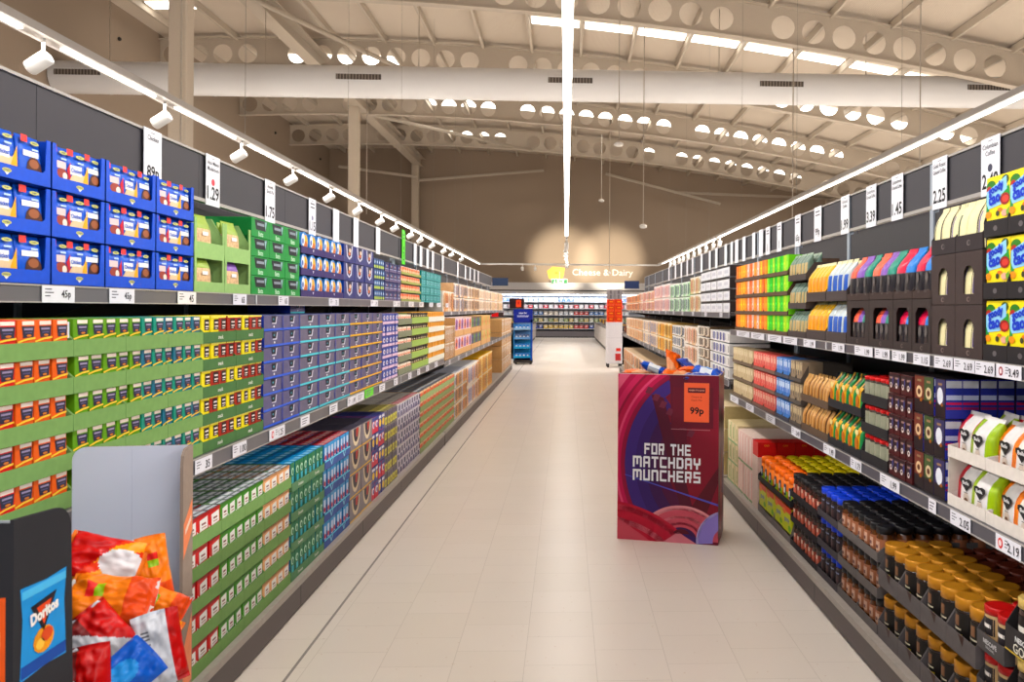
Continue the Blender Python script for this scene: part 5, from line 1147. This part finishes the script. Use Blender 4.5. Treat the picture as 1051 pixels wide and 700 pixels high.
rim.box(-.001, W+.001, -.001, th+.001, Hh, Hh+.003, m_); rim.box(-.001, W+.001, D-th, D, Hh, Hh+.003, m_); rim.box(W-th, W+.001, 0, D, Hh, Hh+.003, m_); rim.box(0, th, 0, D, Hh, Hh+.003, m_); add('rim', rim, S)
pc = MB(); pc.box(-.08, .08, -.0015, 0, -.125, .125, M((250, 112, 78), .4, var=.01))
pc.decal('f', -.0015, rc(-.056, .056, .062, .094), M((86, 26, 36))); pc.text('WHEN IT’S GONE', 0, .078, .011, M((240, 170, 150)), y=-.0015, maxw=.1, bold=.02, lvl=3)
pc.text('Cheese &', 0, .036, .012, M((150, 50, 40)), y=-.0015, maxw=.07); pc.text('Snack Mix', 0, .016, .012, M((150, 50, 40)), y=-.0015, maxw=.08)
pc.text('99p', .002, -.058, .058, M((30, 18, 22)), y=-.0015, maxw=.12, bold=.03)
a_ = math.atan2(-.175, .631); ox, oz = .512, .905
o = add('price_card', pc, None, (.343+ox*math.cos(a_)-(-.0055)*math.sin(a_)*0, 5.37+ox*math.sin(a_)-.006, oz), (0, 0, a_)); tag(o, 'orange price card reading 99p on the maroon floor display', 'price card', 'price cards clipped to the headers')
del o['group']
# ---- crisp and snack bags
def pillow(name, w, h, T, cols, seed, art=None):
    """an inflated bag lying in the xy plane, front up; cols: function(u, v, up) -> rgb"""
    rnd = random.Random(seed); nx, ny = 30, 40; b = MB(); off = rnd.uniform(0, 50)
    def P(i, j, s):
        u = -1+2*i/nx; v = -1+2*j/ny
        t = max(0, 1-abs(u)**2.6)**.6*max(0, 1-abs(v)**5)**.7
        if abs(v) > .88: t = 0
        nz = noise.noise(Vector((u*2.2+off, v*3+off, s)))*.5+noise.noise(Vector((u*6+off, v*5, s*3+off)))*.25
        edge = 1-.05*(1-abs(v))
        return (u*w/2*edge*(1+.03*nz), v*h/2*(1-.04*u*u), s*(T/2*t*(1+.7*nz)+.0012)+.012*nz*abs(v))
    for s in (1, -1):
        base = len(b.v)
        for j in range(ny+1):
            for i in range(nx+1): b.v.append(P(i, j, s))
        for j in range(ny):
            for i in range(nx):
                q = (base+j*(nx+1)+i, base+j*(nx+1)+i+1, base+(j+1)*(nx+1)+i+1, base+(j+1)*(nx+1)+i)
                b.f.append(q if s > 0 else q[::-1]); b.m.append(b.mi(M(cols(-1+2*(i+.5)/nx, -1+2*(j+.5)/ny, s), .28, .0, .04, 30))); b.sm.append(True)
    return b
def lays(u, v, s):
    if abs(v) > .88: return (226, 120, 40)
    if s < 0 or (u*u+(v+.5)**2 < .3): return (224, 220, 222)
    return (196, 24, 34) if v+.5*u > .1 else ((248, 160, 40) if math.sin(7*u+5*v) > -.2 else (226, 70, 30))
def orangeb(u, v, s):
    if s < 0: return (226, 222, 220)
    if abs(u-.2) < .3 and abs(v-.3) < .22: return (226, 60, 60) if v > .3 else (150, 190, 40)
    return (240, 132, 22) if v > -.4 else (222, 84, 24)
def redwhite(u, v, s):
    if s < 0: return (220, 222, 228)
    return (222, 222, 226) if u+v < -.1 else ((196, 30, 36) if u > -.1 else (120, 40, 40))
def blueb(u, v, s): return (214, 222, 236) if s < 0 else ((26, 96, 200) if (u*u+v*v) > .25 else (60, 150, 226))
def backwhite(u, v, s):
    if abs(u+.5) < .14 and .1 < v < .6: return (110, 112, 120) if int((v+1)*18) % 2 else (214, 216, 222)
    return (216, 219, 226) if u < .45 else (196, 28, 34)
BAGS = []
def bag(fn, seed, px, py, Y, rot, label, w=.17, h=.22, T=.065):
    """rot: (tilt back from flat, turn in its own plane, yaw) in degrees"""
    d = Y-.04; loc = ((px-VX)*d/F, Y, H-(py-VY)*d/F); t, p, q = (math.radians(a) for a in rot)
    R = Matrix.Rotation(q, 3, 'Z') @ Matrix.Rotation(t, 3, 'X') @ Matrix.Rotation(p, 3, 'Z')
    o = add('crisp_bag', pillow('crisp_bag', w, h, T, fn, seed), None, loc, tuple(R.to_euler())); tag(o, label, 'crisp bag', 'crisp bags in the white dump bin'); return o
bag(lays, 1, 108, 580, 1.98, (62, 72, 22), 'red and flame-orange crisp bag topmost in the white dump bin', .125, .175, .06)
bag(orangeb, 2, 156, 588, 2.04, (78, 8, 30), 'orange crisp bag with white back standing against the bin side', .09, .165, .055)
bag(orangeb, 3, 116, 620, 1.9, (50, 80, 18), 'glossy plain orange crisp bag lying across the white dump bin', .12, .185, .08)
bag(redwhite, 4, 104, 656, 1.82, (62, 40, 20), 'crumpled red and white crisp bag in the front of the pile', .11, .13, .06)
bag(backwhite, 5, 166, 668, 1.86, (76, 10, 24), 'white-backed crisp bag with barcode stripes and red edges', .095, .16, .05)
bag(blueb, 6, 128, 698, 1.74, (60, -50, 20), 'bright blue crisp bag low in the pile', .10, .14, .05)
bag(redwhite, 7, 90, 706, 1.70, (70, 10, 10), 'red crisp bag low beside the dark printed bin', .10, .15, .05)
bag(orangeb, 8, 164, 628, 1.97, (56, 60, 25), 'orange crisp bag under the standing bag at the bin side', .1, .12, .06)
bag(lays, 9, 146, 652, 1.93, (40, 60, 20), 'red crisp bag half hidden in the middle of the pile', .11, .16, .07)
bag(lays, 10, 100, 640, 2.0, (30, 10, 30), 'crumpled red crisp bag deep at the back of the pile', .16, .2, .08)
bag(redwhite, 11, 140, 700, 1.9, (30, 80, 20), 'red and white crisp bag deep under the white-backed bag', .16, .18, .08)
# ---- white dump bin with tall rounded back panel
ang = math.atan2(2.15, -1.05)-PI/2
Bn = empty('dump_bin', (-1.15, 2.235, 0), ang*.3); tag(Bn, 'white card dump bin with tall rounded back panel, full of crisp bags', 'dump bin')
wc = M((214, 220, 236), .6, var=.02, scale=3); ec = M((150, 134, 122), .7)
def roundpanel(x0, x1, z0, z1, r, both=True, n=7):
    p = [(x0, z0), (x1, z0)]
    if both: p += [(x1-r+r*math.cos(PI/2*i/n), z1-r*.7+r*.7*math.sin(PI/2*i/n)) for i in range(n+1)]
    else: p += [(x1, z1)]
    p += [(x0+r+r*math.cos(PI/2+PI/2*i/n), z1-r+r*math.sin(PI/2+PI/2*i/n)) for i in range(n+1)]
    return p
bp = MB(); bp.prismxz(roundpanel(-.145, .142, 0, 1.128, .035, False), 0, .006, wc, ec); bp.box(.0, .0012, -.0006, 0, .0, 1.12, M((196, 203, 222), .6)); add('back_panel', bp, Bn)
wg = MB(); wg.prism([(-.075, .0), (.006, .0), (.006, 1.128), (-.05, 1.126), (-.07, 1.11), (-.075, 1.08)], .142, .15, ec)
wg.decal('r', .15, [(-.072, .93), (0, .985), (0, 1.06-.07), (0, .9), (-.072, .84)], M((236, 138, 96), .45)); wg.decal('r', .15, [(-.072, .60), (0, .68), (0, .5), (-.072, .5)], M((236, 138, 96), .45))
wg.decal('r', .15, [(-.06, .9), (-.01, .93), (-.01, .945), (-.06, .915)], M((240, 214, 196), .45), 2)
add('side_wing', wg, Bn)
bw = MB(); bw.box(-.145, .15, -.62, 0, 0, .02, ec); bw.box(-.145, -.139, -.62, 0, .02, .55, wc); bw.box(.144, .15, -.62, -.075, .02, .55, ec); bw.box(-.139, .144, -.62, -.614, .02, .52, wc); add('bin_body', bw, Bn)
fl = MB(); fl.box(-.138, .143, -.61, -.01, .56, .565, wc); add('inner_floor', fl, Bn)
# ---- dark printed bin nearest the camera
Bd = empty('dump_bin', (-.885, 1.36, 0), 0); tag(Bd, 'dark card dump bin printed with a blue Doritos bag, nearest the camera', 'dump bin')
dk = M((38, 38, 42), .62, var=.05, scale=20); dke = M((96, 92, 90), .7)
sp = MB(); T0, T1 = 0.0, .155
pr_ = [(T0, 0), (T1+.015, 0), (T1+.012, .6), (T1, 1.1)]+[(T1-.045+.045*math.cos(PI/2*i/7), 1.102+.045*math.sin(PI/2*i/7)) for i in range(8)]+[(T0, 1.155)]
sp.prism(pr_, -.006, 0, dk); add('side_panel', sp, Bd)
fpn = MB(); fpn.box(-.34, -.006, 0, .006, 0, 1.15, dk); fpn.box(-.34, -.006, -.0005, .0065, 1.15, 1.153, M((150, 156, 160), .6))
fpn.decal('f', 0, [(-.14, .78), (-.012, .80), (-.012, 1.03), (-.14, 1.02)], M((226, 96, 34), .4), 1); fpn.decal('f', 0, ell(-.06, .9, .035, .03), M((200, 60, 30)), 2); fpn.decal('f', 0, rc(-.1, -.02, .95, .975), M((226, 190, 120)), 2)
add('front_panel', fpn, Bd)
bb2 = MB(); bb2.box(-.34, -.334, .006, .6, 0, .9, dk); bb2.box(-.334, -.006, .594, .6, 0, .55, dk); bb2.box(-.334, 0, .006, .594, .0, .01, dk); add('bin_body', bb2, Bd)
pic = MB(); u0, u1, z0, z1 = .016, .14, .884, 1.037
pic.decal('r', 0, [(u0, z0-.0), (u0+.07, z0+.004), (u1, z0), (u1-.006, z0+.1), (u1, z1), (u0+.07, z1-.004), (u0, z1), (u0+.006, z0+.1)], M((28, 140, 206), .35), 1)
pic.decal('r', 0, rc(u0+.004, u1-.002, z1-.02, z1-.006), M((90, 180, 226)), 2); pic.decal('r', 0, rc(u0+.002, u1-.002, z0+.004, z0+.024), M((20, 70, 150)), 2)
pic.decal('r', 0, [(u0+.025, z1-.038), (u0+.095, z1-.03), (u0+.06, z1-.09)], M((30, 26, 34)), 3); pic.decal('r', 0, [(u0+.04, z1-.044), (u0+.08, z1-.04), (u0+.06, z1-.078)], M((214, 80, 40)), 4)
pic.text('Doritos', u0+.06, z1-.056, .021, M((240, 236, 230)), y=0, lvl=6, plane='r', maxw=.075, bold=.05, ang=.12)
pic.decal('r', 0, ell(u0+.06, z0+.05, .028, .022, 12), M((226, 150, 50)), 3); pic.decal('r', 0, ell(u0+.068, z0+.056, .016, .012, 8), M((206, 80, 50)), 4); pic.decal('r', 0, ell(u0+.05, z0+.045, .012, .01, 8), M((240, 190, 90)), 4)
o = add('printed_bag_picture', pic, Bd); o['label'] = 'blue printed crisp bag'
# ---- small snack packs on the purple display
def pk_(fn, seed, ox, oy, z, rot, label, w=.13, h=.2, T=.05):
    x = .343+ox*math.cos(a_)-oy*math.sin(a_); y = 5.37+ox*math.sin(a_)+oy*math.cos(a_)
    o = add('snack_pack', pillow('snack_pack', w, h, T, fn, seed), None, (x, y, z), tuple(math.radians(q) for q in rot)); tag(o, label, 'snack pack', 'snack packs on the maroon display')
def sbl(u, v, s): return (28, 84, 196) if abs(v) > .4 else ((110, 160, 230) if u > -.2 else (226, 232, 240))
def sor(u, v, s): return (240, 110, 34) if (u+v) > -.6 else (236, 170, 130)
def swh(u, v, s): return (232, 228, 226) if u > 0 else (60, 80, 170)
for k, (fn, ox, oy, z, rot, lb) in enumerate(((sbl, .22, .12, 1.105, (20, 10, 78), 'blue and white snack pack lying on top of the maroon display'), (sor, .33, .25, 1.13, (60, 20, 30), 'orange snack pack sticking up behind on the maroon display'), (sor, .36, .1, 1.075, (5, 0, 100), 'flat orange snack pack in the middle of the maroon display'),
    (sbl, .56, .16, 1.09, (10, -8, 70), 'dark blue snack pack at the coffee-side end of the maroon display'), (sor, .47, .2, 1.085, (12, 6, 120), 'orange snack pack beside the dark blue one on the maroon display'), (swh, .44, .28, 1.11, (35, 0, 60), 'white and blue snack pack at the back of the maroon display'), (sor, .1, .15, 1.07, (0, 8, 80), 'orange snack pack at the aisle-side end of the maroon display'), (swh, .5, .08, 1.06, (0, 0, 95), 'white and blue snack pack at the front edge of the maroon display'), (sor, .24, .3, 1.06, (0, 0, 95), 'orange snack pack at the back corner of the maroon display'))):
    pk_(fn, 20+k, ox, oy, z, rot, lb)
# ================================================================== FAR END OF THE AISLE
Y = 22.0; t = empty('upright_stand', ((537-VX)*Y/F, Y, 0)); tag(t, 'tall blue branded stand with light blue shelves past the noodle side', 'stand')
b = MB(); b.box(-.24, .24, .31, .5, .08, 1.45, M((24, 52, 150), .4)); b.box(-.25, -.235, 0, .5, .12, 1.2, M((60, 140, 206), .4)); b.box(-.25, .25, 0, .5, .04, .12, M((50, 46, 44), .5)); b.box(.2, .25, 0, .05, .12, 1.2, M((30, 80, 170), .4)); add('body', b, t)
b = MB(); b.box(-.25, .25, 0, .05, 1.12, 1.48, M((22, 40, 140), .4)); b.text('new for', 0, 1.38, .05, M((226, 228, 240)), y=0, maxw=.34, bold=.03); b.text('summer', 0, 1.29, .05, M((200, 206, 236)), y=0, maxw=.34, bold=.03); add('header', b, t)
for k, c in enumerate(((150, 190, 226), (110, 160, 214), (60, 160, 214), (40, 150, 206))):
    b = MB(); z = .16+.25*(3-k); b.box(-.23, .2, .0, .3, z, z+.02, M((214, 222, 232), .4)); b.box(-.23, .2, .0, .01, z+.0, z+.075, M(c, .4)); b.box(-.23, .2, .28, .29, z+.02, z+.24, M(c, .4)); add('shelf', b, t)
    pr = carton('chilled_pack', .085, .1, .13, (60, 130, 206) if k != 1 else (90, 110, 150), [('e', 0, .5, .3, .2, (226, 232, 240)), ('r', -.5, .5, 0, .3, c)])
    for i in range(4): pr.place(((537-VX)*Y/F-.17+.1*i, Y+.02, z+.022), 0, 'small blue pack on the blue branded stand, '+ORD[i]+' across, '+ORD[k]+' shelf down', 'pack', 'packs on the blue stand')
    b = MB()
ft = MB()
for x in (-.2, .2):
    ft = MB(); ft.lathe([(.03, 0), (.03, .04)], 10, M((30, 30, 30)), cx=x, cy=.25); add('foot', ft, t)
def sign(px, py, wpx, hpx, Y, rgb, label, name='hanging_sign', d=.03, art=None):
    X = (px-VX)*Y/F; z = H+(VY-py)*Y/F; w = wpx*Y/F; h = hpx*Y/F
    b = MB(); b.box(-w/2, w/2, 0, d, -h/2, h/2, M(rgb, .45))
    if art: art(b, w, h)
    o = add(name, b, None, (X, Y, z)); tag(o, label, 'sign'); return X, z, w, h
X, z, w, h = sign(513.5, 290, 16, 8, 20.8, (52, 66, 94), 'dark blue hanging aisle sign at the end of the noodle shelving')
X, z, w, h = sign(648.5, 292, 15, 8, 20.2, (46, 58, 96), 'dark blue hanging aisle sign at the end of the coffee shelving')
sign(530.5, 312, 15, 10.5, 24, (44, 22, 26), 'black sign with orange-red square beyond the blue stand', art=lambda b, w, h: (b.decal('f', 0, rc(-.02, w*.3, -h*.35, h*.35), M((240, 84, 50))), b.decal('f', 0, rc(.02, w*.2, -h*.1, h*.2), M((200, 50, 40)), 2)))
sign(511, 323.5, 12, 4.5, 20.9, (214, 40, 40), 'small red shelf sign at the noodle end', art=lambda b, w, h: b.decal('f', 0, rc(.02, w*.5, -h*.5, h*.5), M((60, 50, 50))))
# white end unit with red-orange boxes
Y = 21.0; X = (631-VX)*Y/F
t = empty('end_cabinet', (X, Y, 0)); tag(t, 'white cabinet with red spots at the coffee side end', 'cabinet')
b = MB(); b.cbox(-.2, .2, 0, .6, .1, 1.16, M((226, 222, 226), .4), .01); b.decal('f', 0, rc(.02, .16, .18, .36), M((190, 60, 60))); b.decal('f', 0, rc(.04, .16, .42, .5), M((214, 60, 50))); b.decal('f', 0, rc(-.2, .2, .76, .765), M((180, 180, 188))); add('body', b, t)
for x in (-.16, .16):
    b = MB(); b.box(x-.03, x+.03, .03, .1, 0, .1, M((50, 46, 44))); b.box(x-.03, x+.03, .5, .57, 0, .1, M((50, 46, 44))); add('foot', b, t)
pr = carton('promo_box', .19, .25, .145, (232, 84, 34), [('r', -.4, .4, .3, .8, (200, 50, 34)), ('r', -.2, .3, .45, .65, (246, 150, 60))], top=(240, 110, 60))
for k in range(4):
    for i in range(2): pr.place((X-.1+.2*i, Y+.03, 1.162+.147*k), 0, 'red-orange promo box on the white cabinet, '+('aisle side' if i == 0 else 'shelf side')+', '+where(0, 1, k, 4), 'box', 'red-orange promo boxes')
pr = carton('grey_box', .19, .25, .12, (150, 144, 146), [('r', -.1, .1, .1, .9, (100, 92, 96))])
for k in range(2):
    for i in range(2): pr.place((X-.1+.2*i, Y+.03, 1.752+.122*k), 0, 'grey striped box on top of the promo boxes, '+('aisle side' if i == 0 else 'shelf side')+', '+('lower' if k == 0 else 'upper'), 'box', 'grey boxes on the promo stack')
# chest freezers and chilled island
def chest(x0, x1, Y0, Y1, h, label):
    t = empty('chest_freezer', ((x0+x1)/2, Y0, 0)); tag(t, label, 'freezer'); w = (x1-x0)/2
    b = MB(); b.box(-w, w, 0, Y1-Y0, .12, h-.08, M((214, 206, 200), .4)); k = 0.0
    while k < Y1-Y0: b.box(-w-.002, w+.002, k, k+.02, .12, h-.08, M((170, 160, 152))); k += 1.25
    add('body', b, t)
    b = MB(); b.box(-w+.03, w-.03, .03, Y1-Y0-.03, 0, .12, M((60, 54, 50))); add('plinth', b, t)
    b = MB(); b.box(-w, -w+.06, 0, Y1-Y0, h-.08, h, M((92, 84, 80), .4)); b.box(w-.06, w, 0, Y1-Y0, h-.08, h, M((92, 84, 80), .4)); b.box(-w, w, 0, .06, h-.08, h, M((92, 84, 80), .4)); add('top_rim', b, t)
    b = MB(); b.box(-w+.06, w-.06, .06, Y1-Y0-.06, h-.09, h-.07, M((120, 110, 106))); add('lid', b, t)
chest(-2.9, -1.5, 24.5, 41, .86, 'long low chest freezer beyond the noodle shelving')
chest(1.42, 2.9, 22.2, 41, .86, 'long low chest freezer beyond the coffee shelving')
pr = [carton('frozen_food_box', .26, .3, .16, c, [('r', -.3, .3, .3, .7, d)]) for c, d in (((120, 60, 50), (226, 190, 90)), ((70, 60, 70), (200, 120, 60)), ((226, 180, 60), (150, 60, 40)))]
for i in range(18): pr[i % 3].place((1.62, 22.7+i*.95, .86), PI/2*-1, ['red-brown', 'dark grey', 'yellow'][i % 3]+' frozen food box on the coffee-side freezer, '+where(i, 18), 'box', 'frozen food boxes')
for i in range(6): pr[i % 3].place((-1.7, 25+i*2.2, .86), PI/2, ['red-brown', 'dark grey', 'yellow'][i % 3]+' frozen food box on the noodle-side freezer, '+where(i, 6), 'box', 'frozen food boxes')
# the chiller wall
Yc = 42.6
t = empty('chiller_cabinet', (0, Yc, 0)); tag(t, 'long open multideck chiller along the back wall', 'chiller')
x0, x1 = -7.0, 9.0; ch = M((228, 224, 222), .4)
b = MB(); b.box(x0, x1, -.1, .9, .06, .34, M((120, 116, 122), .4)); b.box(x0, x1, -.05, .9, 0, .06, M((60, 56, 56))); add('base', b, t)
b = MB(); b.box(x0, x1, .8, .9, .34, 2.2, M((206, 218, 236), .4)); add('back_panel', b, t)
b = MB(); b.box(x0, x1, .1, .9, 2.24, 2.78, ch); b.box(x0, x1, .08, .1, 2.4, 2.46, M((60, 52, 50))); b.box(x0, x1, .12, .14, 2.18, 2.24, EM((240, 246, 255), 6)); b.box(x0, x1, .0, .1, 2.78, 2.84, ch); add('canopy', b, t)
zs = [.5, .84, 1.2, 1.54, 1.88]
for k, z in enumerate(zs):
    b = MB(); b.box(x0, x1, .0 if k else -.08, .8, z-.04, z-.02, ch); b.box(x0, x1, -.01 if k else -.09, .0 if k else -.08, z-.06, z-.015, M((206, 206, 212))); add('shelf', b, t)
pal = [[(240, 200, 40), (226, 60, 40), (40, 70, 170), (236, 196, 60)], [(220, 226, 206), (150, 170, 90), (226, 206, 120), (200, 90, 60)], [(226, 230, 236), (206, 60, 60), (90, 130, 190), (236, 226, 210)], [(226, 60, 80), (236, 236, 240), (230, 200, 210), (60, 100, 180)], [(60, 110, 200), (206, 232, 236), (170, 210, 226), (230, 240, 240)]]
pn = [['yellow', 'red', 'dark blue', 'golden'], ['pale green', 'olive', 'straw', 'rust'], ['white', 'red', 'blue', 'cream'], ['pink-red', 'white', 'rose', 'blue'], ['blue', 'pale aqua', 'sky blue', 'near-white']]
cnt = 0
for k, z in enumerate(zs):
    prs = [carton('chilled_carton', .2, .2, .2, c, [('r', -.3, .3, .3, .6, (236, 236, 238)), ('r', -.5, .5, .8, 1, (200, 200, 206))]) for c in pal[k]]
    for i in range(26):
        v = (i//3+i*(k % 2)) % 4 if i not in (3, 4) else 0
        prs[v].place((-3.4+i*.262, Yc-.0+(.02 if k else -.06), z-.018), 0, pn[k][v]+' chilled carton on the back chiller, '+ORD[i]+' across, '+ORD[4-k]+' shelf down', 'carton', 'cartons on the back chiller')
# wall lettering, spotlit
t = empty('wall_sign', ((600-VX)*43.5/F, YB, H+(VY-280.5)*43.5/F)); tag(t, 'white Cheese & Dairy lettering with yellow cheese shape on the back wall', 'sign')
b = MB(); vs, fs, w = text_geo('Cheese & Dairy', .0); hh = .44; b.mesh_in([(x*hh*1.05+.95, -.03, z*hh) for x, z in vs], fs, M((250, 246, 238), .4)); add('lettering', b, t)
b = MB(); b.prismxz([(-1.9, -.3), (-1.2, -.36), (-1.1, -.1), (-1.05, .28), (-1.7, .34), (-2.0, .1)], -.04, -.005, M((240, 200, 30), .4)); b.decal('f', -.04, ell(-1.5, 0, .1, .07), M((226, 170, 20))); add('cheese_shape', b, t)
t = empty('exit_sign', ((574-VX)*42.4/F, 42.5, 2.9)); tag(t, 'small green and white running man exit sign above the chiller', 'sign')
b = MB(); b.box(-.42, .42, 0, .06, -.14, .14, M((226, 232, 226), .4)); b.box(-.4, -.12, -.004, 0, -.1, .1, M((30, 130, 70))); b.decal('f', -.004, ell(-.24, .05, .025, .025), M((240, 250, 240)), 2); b.decal('f', -.004, [(-.3, -.07), (-.25, .03), (-.2, .02), (-.22, -.03), (-.18, -.08), (-.21, -.08), (-.25, -.03), (-.28, -.08)], M((240, 250, 240)), 2)
b.decal('f', 0, [(-.02, .04), (.1, .04), (.1, .08), (.18, 0), (.1, -.08), (.1, -.04), (-.02, -.04)], M((30, 130, 70))); b.box(.22, .4, -.004, 0, -.1, .1, M((30, 130, 70))); add('face', b, t)
b = MB(); b.tube((0, .03, .14), (0, .03, .5), .01, white); add('bracket', b, t)

# ================================================================== LIGHT
def area(name, loc, sx, sy, power, rot=(0, 0, 0), col=(1, .93, .84), spread=PI):
    l = bpy.data.lights.new(name, 'AREA'); l.shape = 'RECTANGLE'; l.size = sx; l.size_y = sy; l.energy = power; l.color = col; l.spread = spread
    o = bpy.data.objects.new(name, l); C.objects.link(o); o.location = loc; o.rotation_euler = rot; return o
K = 1.0
for X, Y0, Y1, sides in ((-3.73, -5, 35.5, 1.6), (0, -5, 21.5, 1.2), (4.0, -5, 35.5, 1.6), (-8, -.5, 35, .7), (8, -.5, 35, .9), (12, 0, 35, .7)):
    Ln = Y1-Y0      # double asymmetric line luminaires: most of the light goes sideways on to the shelves
    for sg in (-1, 1): area('line_light_side', (X+sg*.01, (Y0+Y1)/2, 3.375), .06, Ln, K*8.4*Ln*sides, (0, -sg*math.radians(52), 0), (1, .965, .93), math.radians(130))
    area('line_light_down', (X, (Y0+Y1)/2, 3.37), .06, Ln, K*3.2*Ln, (0, 0, 0), (1, .965, .93))
    area('line_light_up', (X, (Y0+Y1)/2, 3.49), .08, Ln, K*8*Ln, (PI, 0, 0), (1, .93, .85))
for i, (X, zt) in enumerate(((-.2, 3.95), (2.3, 3.95))):
    l = bpy.data.lights.new('wall_spot', 'SPOT'); l.energy = 2300; l.spot_size = math.radians(44); l.spot_blend = .75; l.color = (1, .9, .72); l.shadow_soft_size = .1
    o = bpy.data.objects.new('wall_spot', l); C.objects.link(o); o.location = (X, 38.2, 3.35)
    d = Vector((X, 43.6, zt))-o.location; o.rotation_euler = d.to_track_quat('-Z', 'Y').to_euler()
area('chiller_light', (0, 42.5, 2.16), 12, .1, 170, (0, 0, 0), (.95, .98, 1))
area('end_zone_light', (0, 30, 3.36), .1, 11, 50)
w = bpy.data.worlds.new('World'); bpy.context.scene.world = w; w.use_nodes = True
w.node_tree.nodes['Background'].inputs[0].default_value = (.9, .92, 1, 1); w.node_tree.nodes['Background'].inputs[1].default_value = 1.0

# ================================================================== CAMERA
cam = bpy.data.cameras.new('camera'); co = bpy.data.objects.new('camera', cam); C.objects.link(co)
cam.sensor_width = 36; cam.lens = F*36/1051
ppx = VX+F*YAW; cam.shift_x = (525.5-ppx)/1051; cam.shift_y = (VY-350)/1051
th_ = math.atan(YAW); s_, c_2 = math.sin(th_), math.cos(th_)
rgt, up, fw = Vector((c_2, -s_, 0)), Vector((0, 0, 1)), Vector((s_, c_2, 0))
ro = .006; r2 = rgt*math.cos(ro)+up*math.sin(ro); u2 = up*math.cos(ro)-rgt*math.sin(ro)
co.matrix_world = Matrix(((r2.x, u2.x, -fw.x, 0), (r2.y, u2.y, -fw.y, 0), (r2.z, u2.z, -fw.z, H), (0, 0, 0, 1)))
cam.clip_start = .05; cam.clip_end = 200
cam.dof.use_dof = True; cam.dof.focus_distance = 4.6; cam.dof.aperture_fstop = 9
sc = bpy.context.scene; sc.camera = co
sc.view_settings.view_transform = 'Standard'; sc.view_settings.look = 'None'; sc.view_settings.gamma = 1; sc.view_settings.use_curve_mapping = False
sc.view_settings.exposure = 0.0
sc.cycles.use_denoising = True; sc.cycles.max_bounces = 6; sc.cycles.diffuse_bounces = 4; sc.cycles.glossy_bounces = 3
